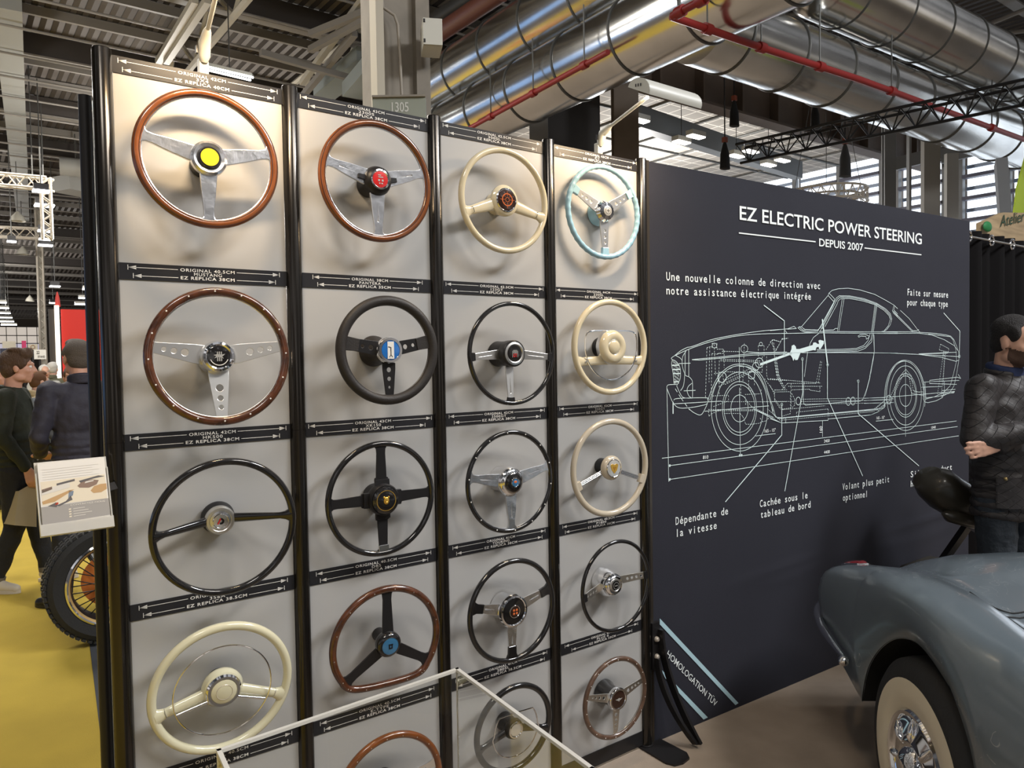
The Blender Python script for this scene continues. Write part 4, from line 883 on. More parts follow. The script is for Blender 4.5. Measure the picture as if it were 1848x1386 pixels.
# ------------------------------------------------------------------ blue grey roadster (rear quarter towards the picture)
def lerp1(tab, u):
    if u <= tab[0][0]: return tab[0][1]
    for (a, b), (c, d) in zip(tab, tab[1:]):
        if u <= c:
            return b + (d - b) * (u - a) / (c - a)
    return tab[-1][1]
ZC = [(-3.45, .55), (-3.3, .66), (-2.9, .77), (-2.2, .84), (-1.4, .84), (-.9, .84), (-.3, .872), (-.03, .90), (.21, .892), (.46, .86), (.65, .82), (.87, .765), (1.0, .715), (1.12, .655), (1.20, .57)]
VS = [(-3.45, .40), (-3.25, .20), (-2.9, .06), (-2.4, .0), (.6, .0), (.85, .025), (1.0, .075), (1.12, .16), (1.20, .30)]
ZD = [(-3.45, .54), (-3.2, .66), (-2.8, .75), (-2, .83), (-1.3, .84), (-.35, .82), (0, .835), (.3, .865), (.55, .875), (.8, .825), (1.0, .73), (1.12, .64), (1.20, .555)]
ARCH = [(-.36, .24), (-.345, .33), (-.29, .50), (-.19, .64), (-.11, .69), (.04, .73), (.18, .70), (.31, .62), (.41, .52), (.46, .43), (.485, .345)]
ZC, VS, ZD, ARCH = smooth(ZC, 8), smooth(VS, 8), smooth(ZD, 8), smooth(ARCH, 8)
def zlow(u):
    for c in (0, -2.45):
        x = u - c
        if -.36 <= x <= .485: return lerp1(ARCH, x) if c == 0 else max(.24, .69 * math.sqrt(max(0, 1 - (x / .42) ** 2)) if abs(x) < .42 else .24)
    if u > .485: return .34 + (u - .485) * .30
    return .24
def section(u):
    zc, zd, vs, zl = lerp1(ZC, u), lerp1(ZD, u), lerp1(VS, u), zlow(u); k = (.85 - vs) / .85
    pr = [(.035, 0), (.012, .25), (.001, .5), (.0, .65), (.010, .80), (.030, .90), (.065, .965), (.105, .992), (.15, 1.0)]
    out = [(vs + v * k, zl + (zc - zl) * f) for v, f in pr]
    zv = min(zc, zd) - .022
    for v, z in ((.20, zc - .006), (.245, zc * .55 + zv * .45), (.29, zc * .12 + zv * .88), (.34, zv * .9 + zd * .1), (.42, zv * .4 + zd * .6), (.52, zd - .004), (.68, zd + .004), (.85, zd + .006)): out.append((vs + v * k, z))
    return out
CO = Vector((2.0342, -1.0938, 0)); CU = Vector((math.cos(rad(50.3)), math.sin(rad(50.3)), 0)); CV = Vector((math.sin(rad(50.3)), -math.cos(rad(50.3)), 0))
def cp(u, v, z): return CU * u + CV * v + Vector((0, 0, z))
car = thing('roadster', 'blue grey vintage roadster with whitewall tyre in the right foreground', 'car', CO)
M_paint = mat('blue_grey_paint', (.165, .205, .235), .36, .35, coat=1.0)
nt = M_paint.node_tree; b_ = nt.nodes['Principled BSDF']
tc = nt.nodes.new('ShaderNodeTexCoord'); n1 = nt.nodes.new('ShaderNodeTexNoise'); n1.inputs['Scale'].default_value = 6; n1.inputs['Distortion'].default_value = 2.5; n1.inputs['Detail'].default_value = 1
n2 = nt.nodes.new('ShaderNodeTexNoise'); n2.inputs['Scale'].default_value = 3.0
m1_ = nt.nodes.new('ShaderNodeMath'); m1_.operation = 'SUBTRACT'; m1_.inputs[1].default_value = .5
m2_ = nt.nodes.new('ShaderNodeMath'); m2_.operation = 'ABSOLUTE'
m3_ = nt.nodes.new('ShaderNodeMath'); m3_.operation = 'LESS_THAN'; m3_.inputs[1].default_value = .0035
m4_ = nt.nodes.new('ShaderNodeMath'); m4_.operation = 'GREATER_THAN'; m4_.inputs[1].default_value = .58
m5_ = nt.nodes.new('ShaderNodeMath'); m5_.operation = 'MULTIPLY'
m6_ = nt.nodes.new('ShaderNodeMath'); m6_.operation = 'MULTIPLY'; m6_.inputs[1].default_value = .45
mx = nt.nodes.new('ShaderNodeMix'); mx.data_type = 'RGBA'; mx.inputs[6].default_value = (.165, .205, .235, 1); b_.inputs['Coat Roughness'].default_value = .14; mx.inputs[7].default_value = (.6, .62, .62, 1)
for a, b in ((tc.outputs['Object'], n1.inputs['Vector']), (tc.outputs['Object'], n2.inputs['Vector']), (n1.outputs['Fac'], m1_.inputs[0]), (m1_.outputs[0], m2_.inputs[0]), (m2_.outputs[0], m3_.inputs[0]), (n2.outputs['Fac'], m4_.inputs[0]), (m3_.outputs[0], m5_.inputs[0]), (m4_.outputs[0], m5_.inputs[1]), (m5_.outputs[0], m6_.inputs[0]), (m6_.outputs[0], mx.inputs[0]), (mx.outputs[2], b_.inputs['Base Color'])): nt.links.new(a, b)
us = [-3.45, -3.4, -3.3, -3.15] + [-3.0 + .06 * k for k in range(18)] + [-1.9 + .1 * k for k in range(15)] + [-.40, -.365, -.35] + [-.34 + .0125 * k for k in range(66)] + [.487, .50, .55, .60, .65, .70, .75, .80, .84, .88, .91, .94, .97, 1.0, 1.03, 1.06, 1.09, 1.12, 1.14, 1.16, 1.18, 1.20]
us = sorted(set(round(u, 4) for u in us))
mb = MB(); rows = []
for u in us:
    s = section(u); full = s + [(1.70 - v, z) for v, z in reversed(s[:-1])]
    rows.append([cp(u, v, z) for v, z in full])
mb.grid(rows); mb.poly(rows[-1]); mb.poly(rows[0][::-1])
mb.build('body_shell', M_paint, car, angle=50)
def surf(u, v):
    s = section(u)
    if v > .85: v = 1.7 - v
    for (a, z0), (b, z1) in zip(s[8:], s[9:]):
        if a <= v <= b: return z0 + (z1 - z0) * (v - a) / (b - a)
    return s[-1][1]
M_gap = mat('panel_gap', (.01, .011, .012), .7)
seam = lambda pts: MB().tube([cp(u, v, surf(u, v) + .0005) for u, v in smooth(pts, 8)], .0035, 8).build('panel_gap', M_gap, car)
seam([(.22, .285), (.10, .30), (.07, .36), (.10, .45), (.16, .60), (.18, .85), (.16, 1.10), (.10, 1.25), (.07, 1.34), (.10, 1.40)])
seam([(-.32, .31), (-.15, .27), (-.02, .265), (.03, .30), (.035, .40), (.02, .60), (.01, .85)])
for c in (0.0, -2.45):
    mb = MB()
    ar = [(u + c, z) for u, z in ARCH] if c == 0 else [(c + .42 * math.cos(rad(180 - 15 * k)), max(.24, .69 * math.sin(rad(15 * k)))) for k in range(13)]
    for v0, v1 in ((.03, .36), (1.34, 1.67)):
        mb = MB(); mb.grid([[cp(u, v0, z + .002) for u, z in ar], [cp(u, v1, z + .002) for u, z in ar]])
        mb.poly([cp(u, v1 if v0 < 1 else v0, z) for u, z in ar])
        mb.build('wheel_well', mat('underseal_black', (.006, .006, .006), .9), car, smooth=False)
MB().prism([cp(-3.2, .25, .25), cp(.9, .25, .25), cp(.9, 1.45, .25), cp(-3.2, 1.45, .25)], (0, 0, .05)).build('floor_pan', mat('underseal_black', (.006, .006, .006), .9), car, smooth=False)
# cockpit and windscreen, beyond the frame but part of the car
mb = MB(); ck = [(-.42, .36), (-.42, 1.34), (-.9, 1.44), (-1.3, 1.42), (-1.42, .85), (-1.3, .28), (-.9, .26)]
mb.poly([cp(u, v, .868) for u, v in ck]); mb.build('cockpit_cover', mat('black_tonneau_cloth', (.008, .008, .008), .95, spec=.1), car, smooth=False)
MB().tube([cp(-1.45, .28, .84), cp(-1.38, .30, 1.12), cp(-1.44, .85, 1.16), cp(-1.38, 1.40, 1.12), cp(-1.45, 1.42, .84)], .012, 10).build('windscreen_frame', M_chrome, car)
M_tl = mat('red_tail_lens', (.22, .006, .012), .12, coat=1.0)
for vv in (0, 1):
    cv = lambda v: v if vv == 0 else 1.7 - v
    mb = MB(); rows = []
    for i in range(9):
        u = .78 + .26 * i / 8; sct = section(u); k0 = sct[8]; w_ = .050 * math.sin(PI * (i + .5) / 9) ** .5
        rows.append([cp(u, cv(k0[0] + w_ * math.cos(a)), k0[1] - .004 + .020 * math.sin(a)) for a in [rad(x) for x in range(0, 181, 20)]])
    mb.grid(rows); mb.poly(rows[0]); mb.poly(rows[-1]); mb.build('tail_light', M_tl, car)
    MB().tube([r[0] + Vector((0, 0, .004)) for r in rows] + [r[-1] + Vector((0, 0, .004)) for r in reversed(rows)], .005, 8, closed=True).build('tail_light_bezel', M_chrome, car)
bp_ = smooth([(.545, -.008, .485), (.66, -.010, .50), (.82, -.004, .525), (1.02, .055, .53), (1.16, .18, .53), (1.235, .38, .53), (1.245, .85, .53), (1.235, 1.32, .53), (1.16, 1.52, .53), (1.02, 1.645, .53), (.82, 1.704, .525), (.66, 1.71, .50), (.545, 1.708, .485)], 5)
MB().tube([cp(*q) for q in bp_], [.008 + .009 * min(1, min(i, len(bp_) - 1 - i) / 6) for i in range(len(bp_))], 14).build('rear_bumper', M_chrome, car)
for v in (-.014, 1.714): MB().ball(cp(.545, v, .478), .021, 16, 10).build('bumper_end', M_chrome, car)
M_ww = mat('whitewall_rubber', (.72, .64, .48), .5)
def car_wheel(u, v, out):
    R_ = Vector(CV) * out                         # outward axis
    o = cp(u, v, .345)
    T = MB().lathe([(.20, -.075), (.27, -.088), (.315, -.080), (.338, -.060), (.343, -.03), (.343, .03), (.338, .060), (.315, .080), (.276, .088), (.195, .080), (.17, .03), (.17, -.05), (.20, -.075)], 64, o, R_).build('wheel', M_rubber, car)
    MB().lathe([(.276, .0885), (.235, .0925), (.186, .0865), (.178, .078)], 64, o, R_).build('whitewall', M_ww, T)
    MB().lathe([(.180, .070), (.182, .086), (.176, .094), (.166, .092), (.160, .084), (.140, .086), (.110, .098), (.086, .100), (.080, .092), (.074, .092), (.068, .106), (.052, .120), (.030, .126), (0, .127)], 64, o, R_).build('hub_cap', M_chrome, T)
    x_, y_, z_ = frame_axes(R_)
    for k in range(8):
        a = 2 * PI * k / 8; d = x_ * math.cos(a) + y_ * math.sin(a); tt = -x_ * math.sin(a) + y_ * math.cos(a)
        MB().tube([o + d * .082 + z_ * .094, o + d * .105 + z_ * .100, o + d * .132 + tt * .006 + z_ * .095, o + d * .158 + tt * .012 + z_ * .086], [.004, .011, .011, .004], 10).build('hub_cap_rib', M_chrome, T)
    return T
car_wheel(0, .086, -1); car_wheel(-2.45, .10, -1); car_wheel(0, 1.614, 1); car_wheel(-2.45, 1.60, 1)

# ------------------------------------------------------------------ vintage spoked wheel with knobbly tyre on the left
wc = at_y(206, 1052, 2.80); RT = wc.z - .004
t = thing('spoked_wheel', 'knobbly black tyre on a spoked wheel behind the left post', 'wheel', (wc.x, 2.88, wc.z))
k_ = RT / .38
mb = MB().lathe([(.255 * k_, -.045), (.27 * k_, -.075), (.33 * k_, -.085), (.36 * k_, -.07), (.372 * k_, -.03), (.372 * k_, .03), (.36 * k_, .07), (.33 * k_, .085), (.27 * k_, .075), (.255 * k_, .045), (.255 * k_, -.045)], 72, (0, 0, 0), (0, -1, 0))
for k in range(64):
    a = 2 * PI * k / 64; d = Vector((math.cos(a), 0, math.sin(a))); R_ = Matrix((Vector((-d.z, 0, d.x)), Vector((0, 1, 0)), d)).transposed()
    for yy in ((-.060, .03), (0, .04), (.060, .03)): mb.box(d * (RT - .0085) + Vector((0, yy[0], 0)), (.022, yy[1], .015), R_)
mb.build('tyre', M_rubber, t, angle=35)
MB().lathe([(.262 * k_, .05), (.268 * k_, .080), (.258 * k_, .086), (.250 * k_, .080)], 72, (0, 0, 0), (0, -1, 0)).build('rim_edge', M_chrome, t)
MB().lathe([(.251 * k_, .080), (.244 * k_, .074), (.238 * k_, .068)], 72, (0, 0, 0), (0, -1, 0)).build('gold_rim_line', mat('gold_rim_paint', (.55, .36, .14), .35, .3), t)
MB().lathe([(.238 * k_, .068), (.225 * k_, .04), (.222 * k_, -.04), (.25 * k_, -.05)], 72, (0, 0, 0), (0, -1, 0)).build('rim_well', M_satin, t)
sp0 = None
for k in range(32):
    a = 2 * PI * k / 32; b = a + (.35 if k % 2 else -.35)
    MB().cyl((.05 * math.cos(b), -.085, .05 * math.sin(b)), (.226 * k_ * math.cos(a), -.01, .226 * k_ * math.sin(a)), .0032, n=8).build('spoke', M_satin, t)
MB().lathe([(0, .10), (.03, .10), (.035, .07), (.05, .03), (.05, -.03), (0, -.03)], 28, (0, 0, 0), (0, -1, 0)).build('hub', M_satin, t)
mb = MB()
for k in range(5): mb.lathe([(.06, -.03 - k * .016), (.16 - .004 * k, -.032 - k * .016), (.16 - .004 * k, -.040 - k * .016), (.06, -.042 - k * .016)], 40, (0, 0, 0), (0, -1, 0))
mb.build('brake_drum', mat('rusty_orange_paint', (.55, .16, .03), .5), t)
MB().cyl((0, .02, 0), (0, 1.1, 0), .03).build('axle', M_satin, t)

# ------------------------------------------------------------------ dark leather chair behind the man on the right
t = thing('lounge_chair', 'dark olive leather chair behind the man in the black jacket', 'chair', (4.02, -.285, 0))
M_olive = mat('dark_olive_leather', (.045, .040, .030), .32, coat=.3)
q0 = Vector((4.02, -.285, 0))
def CH(px, py, d): return at_d(px, py, d) - q0
mb = MB(); a0, a1, a2 = CH(1675, 862, 4.08), CH(1705, 888, 4.08), CH(1790, 938, 4.14)
mb.tube([a0 + Vector((-.03, 0, .01)), a0 + Vector((-.012, 0, .0)), a0 + (a1 - a0) * .4, a1, a2, a2 + (a2 - a1) * .2], [.02, .07, .095, .10, .10, .06], 20, sx=1.25); mb.build('back_cushion', M_olive, t)
b0, b1 = CH(1702, 927, 4.03), CH(1800, 948, 4.09)
mb = MB(); mb.tube([b0, b0 + (b1 - b0) * .12, b0 + (b1 - b0) * .5, b1], [.01, .038, .045, .045], 16, sx=1.3); mb.build('armrest', M_olive, t)
M_cw = mat('orange_wood', (.46, .19, .06), .5)
mb = MB(); mb.box((.05, .0, .42), (.36, .34, .10)); mb.build('seat', M_olive, t, bevel=.03)
for sx in (-.15, .15):
    for sy in (-.14, .14):
        MB().bar((.05 + sx, sy, 0), (.05 + sx * .9, sy * .9, .38), .05, .05).build('leg', M_cw, t, smooth=False)
MB().bar((.12, .10, .36), a1 + (a2 - a1) * .6 + Vector((0, 0, -.05)), .05, .03).build('back_support', M_satin, t, smooth=False)
MB().bar((.20, -.08, .36), b1 + Vector((-.06, 0, -.02)), .04, .03).build('arm_support', M_satin, t, smooth=False)
# ------------------------------------------------------------------ people
def remesh(mb, name, mats, parent, voxel, it=4, fac=.5, pick=None, folds=0.0):
    me = bpy.data.meshes.new(name); me.from_pydata(mb.v, [], mb.f)
    bm = bmesh.new(); bm.from_mesh(me); bmesh.ops.recalc_face_normals(bm, faces=bm.faces); bm.to_mesh(me); bm.free()
    o = bpy.data.objects.new('tmp', me); COL.objects.link(o)
    r = o.modifiers.new('r', 'REMESH'); r.mode = 'VOXEL'; r.voxel_size = voxel
    if it: s_ = o.modifiers.new('s', 'SMOOTH'); s_.iterations = it; s_.factor = fac
    dg = bpy.context.evaluated_depsgraph_get(); dg.update()
    m2 = bpy.data.meshes.new_from_object(o.evaluated_get(dg)); m2.name = name
    bpy.data.objects.remove(o); bpy.data.meshes.remove(me)
    m2.materials.clear()
    for q in (mats if isinstance(mats, list) else [mats]): m2.materials.append(q)
    if pick:
        for p in m2.polygons: p.material_index = pick(p.center)
    else:
        m2.polygons.foreach_set('material_index', [0] * len(m2.polygons))
    if folds:
        nr_ = [v.normal.copy() for v in m2.vertices]
        for v, n in zip(m2.vertices, nr_):
            p = v.co; q = Vector((p.x * 9 + p.z * 5, p.y * 9, p.z * 7 - p.x * 5)); a = noise.noise(q); b = noise.noise(q * 2.3 + Vector((3, 1, 7)))
            v.co = p + n * folds * ((1 - abs(a) * 2.2) * .8 + b * .5)
    m2.shade_smooth(); m2.update()
    r = bpy.data.objects.new(name, m2); COL.objects.link(r); r.parent = parent; return r
M_skin = mat('skin', (.55, .29, .20), .5, var=.06, vscale=30)
M_skin2 = mat('skin_pale', (.62, .36, .26), .5, var=.06, vscale=30)
M_lip = mat('lips', (.38, .13, .10), .45)
M_beard = mat('dark_beard', (.10, .055, .038), .8, bump=.5, bscale=400)
M_eyew = mat('eye_white', (.75, .72, .68), .2); M_iris = mat('eye_iris', (.04, .022, .012), .15)
def hand(mb, wrist, d, nrm, th, curl=.35, s=1.0):
    """d finger direction, nrm palm normal (fingers curl towards it), th side of the thumb"""
    w = Vector(wrist); d = Vector(d).normalized(); nrm = Vector(nrm); nrm = (nrm - d * nrm.dot(d)).normalized(); sd = Vector(th); sd = (sd - d * sd.dot(d) - nrm * sd.dot(nrm)).normalized()
    for k in (-1, 0, 1): mb.cap(w + sd * k * .016 * s, .016 * s, w + d * .085 * s + sd * k * .026 * s, .0135 * s)
    for k, L_, r in ((1.5, .070, .0088), (.5, .080, .0092), (-.5, .074, .0088), (-1.5, .058, .0080)):
        p = w + d * .088 * s + sd * k * .0205 * s; dd = (d + sd * k * .05).normalized(); a = curl
        for seg in (.45, .32, .25):
            dd = (dd * math.cos(a) + nrm * math.sin(a)).normalized(); q = p + dd * L_ * seg * s; mb.cap(p, r * s, q, r * .93 * s, 10); p = q; a = curl * 1.3
    p = w + d * .02 * s + sd * .03 * s; q = p + (d * .6 + sd * .75 + nrm * .25).normalized() * .042 * s; mb.cap(p, .0135 * s, q, .011 * s, 10); mb.cap(q, .0105 * s, q + (d * .9 + sd * .25 + nrm * .3).normalized() * .036 * s, .009 * s, 10)
def head_geo(mb, R, c, s=1.0):
    q = lambda x, y, z: c + R @ Vector((x, y, z)) * s
    e = lambda p, r: mb.ball(q(*p), tuple(k * s for k in r), 20, 14, R)
    e((0, -.012, .030), (.076, .095, .094)); e((0, .030, -.028), (.062, .068, .082)); e((0, .046, -.078), (.043, .042, .034)); e((0, .066, -.098), (.020, .018, .014))
    for sx in (-1, 1):
        e((sx * .040, .056, -.022), (.024, .030, .024)); e((sx * .078, -.004, -.008), (.010, .020, .032)); e((sx * .048, .012, -.070), (.020, .040, .030))
        mb.cap(q(sx * .012, .090, .030), .012 * s, q(sx * .044, .076, .030), .010 * s)
    mb.cap(q(0, .088, .022), .010 * s, q(0, .112, -.022), .0125 * s); e((-.010, .102, -.026), (.009, .010, .008)); e((.010, .102, -.026), (.009, .010, .008))
    mb.cap(q(-.018, .090, -.054), .0065 * s, q(.018, .090, -.054), .0065 * s); mb.cap(q(-.016, .088, -.066), .0075 * s, q(.016, .088, -.066), .0075 * s)
def hair_geo(mb, R, c, s, style):
    q = lambda x, y, z: c + R @ Vector((x, y, z)) * s
    e = lambda p, r: mb.ball(q(*p), tuple(k * s for k in r), 20, 14, R)
    if style in ('short', 'crop'):
        g = 1.0 if style == 'short' else .955
        e((0, -.024, .046), (.083 * g, .097 * g, .088 * g)); e((0, -.045, .005), (.078 * g, .068 * g, .080 * g))
        for sx in (-1, 1): e((sx * .066, .018, .040), (.014, .034, .038))
        if style == 'short': e((0, .030, .105), (.058, .050, .030))
    if style == 'wavy':
        e((0, -.022, .050), (.090, .102, .092)); e((0, -.050, -.005), (.080, .066, .085))
        for sx in (-1, 1): e((sx * .070, .016, .035), (.018, .038, .045))
        for k in range(9): a = rad(-80 + k * 20); e((.062 * math.sin(a), .030 + .042 * math.cos(a), .108 + .012 * math.cos(k * 2.1)), (.026, .024, .030))
        for k in range(6): e((-.06 + k * .024, -.02 + .01 * (k % 2), .130), (.022, .05, .018))
def person(label, loc, yaw, H, arms, col, hairstyle, hairmat, skinm=None, head_yaw=0, head_pitch=0, voxel=.008, beard=False, legs=None, feet=True, top='jacket', fingers=True, hem=.84, lean=0):
    k = H / 1.75; V = lambda x, y, z: Vector((x, y, z)) * k
    t = thing('person', label, 'person', (loc[0], loc[1], .002), (0, 0, rad(yaw)))
    skinm = skinm or M_skin
    R = Matrix.Rotation(rad(head_yaw), 3, 'Z') @ Matrix.Rotation(rad(head_pitch), 3, 'X'); hc = V(0, .035, 1.625)
    S_ = {1: V(.185, 0, 1.415), -1: V(-.185, 0, 1.415)}
    legs = legs or {1: (V(.10, .02, .49), V(.105, -.02, .08), 8), -1: (V(-.10, .02, .49), V(-.105, -.02, .08), -8)}
    legs = {a: (Vector(b) , Vector(c), d) for a, (b, c, d) in legs.items()}
    b = MB(); head_geo(b, R, hc, k); b.cap(hc + R @ V(0, -.022, -.05), .056 * k, V(0, -.012, 1.43), .060 * k)
    b.ball(V(0, 0, 1.26), (.15 * k, .10 * k, .20 * k)); b.ball(V(0, 0, 1.02), (.135 * k, .095 * k, .17 * k)); b.cap(V(-.13, 0, 1.40), .045 * k, V(.13, 0, 1.40), .045 * k)
    for sd in (1, -1):
        el, wr, hd = arms[sd]; el, wr = V(*el), V(*wr)
        b.cap(S_[sd], .042 * k, el, .034 * k); b.cap(el, .034 * k, wr, .026 * k)
        d = Vector(hd[0])
        if fingers: hand(b, wr + (wr - el).normalized() * .012, d, hd[1], hd[2], hd[3], k)
        else: b.cap(wr, .03 * k, wr + d.normalized() * .14 * k, .022 * k)
        kn, an, _ = legs[sd]
        b.cap(V(sd * .085, 0, .90), .075 * k, kn, .050 * k); b.cap(kn, .050 * k, an, .036 * k)
    inv_ = R.transposed()
    def pick(p):
        l = inv_ @ (p - hc) / k
        if abs(l.x) < .022 and l.y > .082 and -.070 < l.z < -.048: return 1
        if beard and -.14 < l.z < -.036 + .35 * max(0, .06 - l.y) * .6 and l.y > .005 and l.y > -.3 * l.z - .01: return 2
        if beard and -.050 < l.z < -.036 and abs(l.x) < .03 and l.y > .07: return 2
        return 0
    body = remesh(b, 'body', [skinm, M_lip, M_beard], t, min(voxel, .0075 if fingers else .012), 3, .5, pick)
    for sx in (-1, 1):
        o = MB().ball(hc + R @ V(sx * .031, .0785, .008), .0125 * k, 14, 10).build('eye', M_eyew, body)
        MB().ball(hc + R @ V(sx * .031, .0875, .008), .0052 * k, 10, 8).build('iris', M_iris, body)
    h = MB(); hair_geo(h, R, hc, k, hairstyle); remesh(h, 'hair', hairmat, t, .008, 2, folds=.003)
    # upper garment
    g = .013 if top == 'jacket' else .008
    u = MB(); u.ball(V(0, -.005, 1.26), ((.175 + g) * k, (.122 + g) * k, .235 * k), 24, 16); u.ball(V(0, .0, 1.06), ((.165 + g) * k, (.118 + g) * k, .24 * k), 24, 16)
    for i in range(6):
        zz = hem + .02 + i * .045; u.ball(V(0, 0, zz), ((.172 + g) * k, (.128 + g) * k, .045 * k), 24, 10)
    u.cap(V(-.145, -.005, 1.405), (.058 + g * .6) * k, V(.145, -.005, 1.405), (.058 + g * .6) * k); u.cap(V(-.07, -.01, 1.43), .05 * k, V(.07, -.01, 1.43), .05 * k)
    for sd in (1, -1):
        el, wr, _ = arms[sd]; el, wr = V(*el), V(*wr)
        u.cap(S_[sd], (.060 + g * .7) * k, el, (.048 + g * .6) * k); u.cap(el, (.048 + g * .6) * k, el + (wr - el) * .93, (.036 + g * .5) * k)
    up = remesh(u, 'jacket' if top == 'jacket' else 'shirt', col['top'], t, voxel * 1.2, 5, folds=.0085 if top == 'jacket' else .006)
    c = MB(); nz = 1.462 if top == 'jacket' else 1.452
    for i in range(3 if top == 'jacket' else 2):
        c.tube([V(.066 * math.cos(2 * PI * j / 24), -.014 + .066 * math.sin(2 * PI * j / 24), nz + i * .022 - .014 * math.sin(2 * PI * j / 24)) for j in range(24)], .016 * k, 10, closed=True)
    remesh(c, 'collar', col.get('collar', col['top']), t, .008, 4)
    # trousers
    tr = MB(); tr.ball(V(0, 0, .90), (.172 * k, .130 * k, .12 * k), 24, 14)
    for sd in (1, -1):
        kn, an, _ = legs[sd]; tr.cap(V(sd * .085, 0, .88), .094 * k, kn, .068 * k); tr.cap(kn, .068 * k, an + (kn - an) * .04, .055 * k)
    remesh(tr, 'trousers', col['trousers'], t, voxel * 1.2, 4, folds=.007)
    if 'cuff' in col:
        for sd in (1, -1):
            kn, an, _ = legs[sd]; MB().tube([an + (kn - an) * .02, an + (kn - an) * .11], [.062 * k, .060 * k], 20).build('trouser_cuff', col['cuff'], t)
    for sd in (1, -1):
        kn, an, ang = legs[sd]; Rz = Matrix.Rotation(-rad(ang), 3, 'Z'); f = lambda x, y, z: Vector((an.x, an.y, an.z - .08 * k)) + Rz @ (V(x, y, z))
        s_ = MB(); s_.cap(f(0, -.02, .06), .045 * k, f(0, .06, .05), .042 * k); s_.cap(f(0, .06, .045), .042 * k, f(0, .165, .034), .032 * k); s_.cap(f(0, -.02, .06), .043 * k, f(0, -.015, .10), .040 * k)
        s_.v = [(x, y, max(z, .004)) for x, y, z in s_.v]
        so = remesh(s_, 'shoe', col['shoe'], t, .009, 3)
        sl = MB(); pts = [f(.045 * math.cos(a) * (1 if math.sin(a) < 0 else .9), .065 + .135 * math.sin(a), .0) for a in [2 * PI * j / 24 for j in range(24)]]
        sl.prism([Vector((p.x, p.y, .001)) for p in pts], (0, 0, .022)).build('sole', col.get('sole', col['shoe']), so, smooth=False)
    return t, up, k, V
# quilted jacket material
def quilt(name, col):
    m = mat(name, col, .55); nt = m.node_tree; b = nt.nodes['Principled BSDF']
    tc = nt.nodes.new('ShaderNodeTexCoord'); mp = nt.nodes.new('ShaderNodeMapping'); mp.inputs['Rotation'].default_value = (0, .785, 0); mp.inputs['Scale'].default_value = (20, 20, 20)
    ck = nt.nodes.new('ShaderNodeTexBrick'); ck.offset = 0; ck.inputs['Scale'].default_value = 1.6; ck.inputs['Mortar Size'].default_value = .035; ck.inputs['Mortar Smooth'].default_value = 1.0; ck.inputs['Brick Width'].default_value = 1; ck.inputs['Row Height'].default_value = 1
    ck.inputs['Color1'].default_value = (1, 1, 1, 1); ck.inputs['Color2'].default_value = (1, 1, 1, 1); ck.inputs['Mortar'].default_value = (0, 0, 0, 1)
    nz = nt.nodes.new('ShaderNodeTexNoise'); nz.inputs['Scale'].default_value = 12; nz.inputs['Detail'].default_value = 3
    sx = nt.nodes.new('ShaderNodeSeparateXYZ'); cx = nt.nodes.new('ShaderNodeCombineXYZ')
    ad = nt.nodes.new('ShaderNodeMath'); ad.operation = 'ADD'; bp = nt.nodes.new('ShaderNodeBump'); bp.inputs['Strength'].default_value = .9; bp.inputs['Distance'].default_value = .012
    for a, c in ((tc.outputs['Object'], mp.inputs[0]), (mp.outputs[0], sx.inputs[0]), (sx.outputs[0], cx.inputs[0]), (sx.outputs[2], cx.inputs[1]), (cx.outputs[0], ck.inputs['Vector']), (tc.outputs['Object'], nz.inputs['Vector']), (ck.outputs['Color'], ad.inputs[0]), (nz.outputs['Fac'], ad.inputs[1]), (ad.outputs[0], bp.inputs['Height']), (bp.outputs[0], b.inputs['Normal'])): nt.links.new(a, c)
    return m
M_quilt = quilt('black_quilted_nylon', (.030, .026, .026))
M_jean = mat('dark_denim', (.020, .026, .034), .85, bump=.4, bscale=40)
M_jean2 = mat('charcoal_trousers', (.020, .021, .024), .85, bump=.3, bscale=40)
M_navy = mat('navy_knit_collar', (.018, .030, .085), .8)
M_green = mat('dark_green_shirt', (.018, .022, .013), .75, bump=.5, bscale=14)
M_navyj = mat('navy_jacket_cloth', (.030, .028, .042), .7, bump=.6, bscale=10)
M_sneak = mat('pale_sneaker', (.62, .56, .46), .6); M_shoeb = mat('black_shoe', (.015, .014, .014), .4)
M_hairb = mat('dark_brown_hair', (.085, .045, .024), .6, bump=.8, bscale=180, stretch=(1, 1, .25)); M_hairbk = mat('black_hair', (.014, .011, .010), .6, bump=.8, bscale=220)
M_hairg = mat('grey_brown_hair', (.13, .105, .085), .7, bump=.8, bscale=220)
M_brown = mat('brown_cap', (.10, .045, .02), .8); M_beigej = mat('beige_jacket', (.42, .34, .22), .8); M_oliveg = mat('olive_jacket', (.12, .12, .08), .8)
# man in the black quilted jacket, arms folded
pm = at_d(1818, 800, 3.82)
t, up, k, V = person('man in black quilted jacket with folded arms beside the banner', (pm.x, pm.y, 0), 168, 1.835,
    {1: ((.285, .030, 1.18), (.03, .222, 1.235), ((-1, .15, .05), (0, -1, .1), (0, .2, 1), .25)), -1: ((-.285, .030, 1.17), (.205, .085, 1.155), ((1, -.10, -.12), (0, -1, 0), (0, .3, 1), .12))},
    dict(top=M_quilt, collar=M_navy, trousers=M_jean, shoe=M_shoeb), 'crop', M_hairbk, M_skin2, head_yaw=4, head_pitch=-8, voxel=.008, beard=True, hem=.80)
c = MB()
for i in range(3): c.tube([V(.078 * math.cos(a), -.016 + .074 * math.sin(a), 1.445 + i * .020 - .012 * math.sin(a)) for a in [rad(90 + 28 + j * 16) for j in range(20)]], .013 * k, 10)
remesh(c, 'outer_collar', M_quilt, t, .008, 3)
M_brass = mat('brass_snap', (.45, .33, .15), .35, .8)
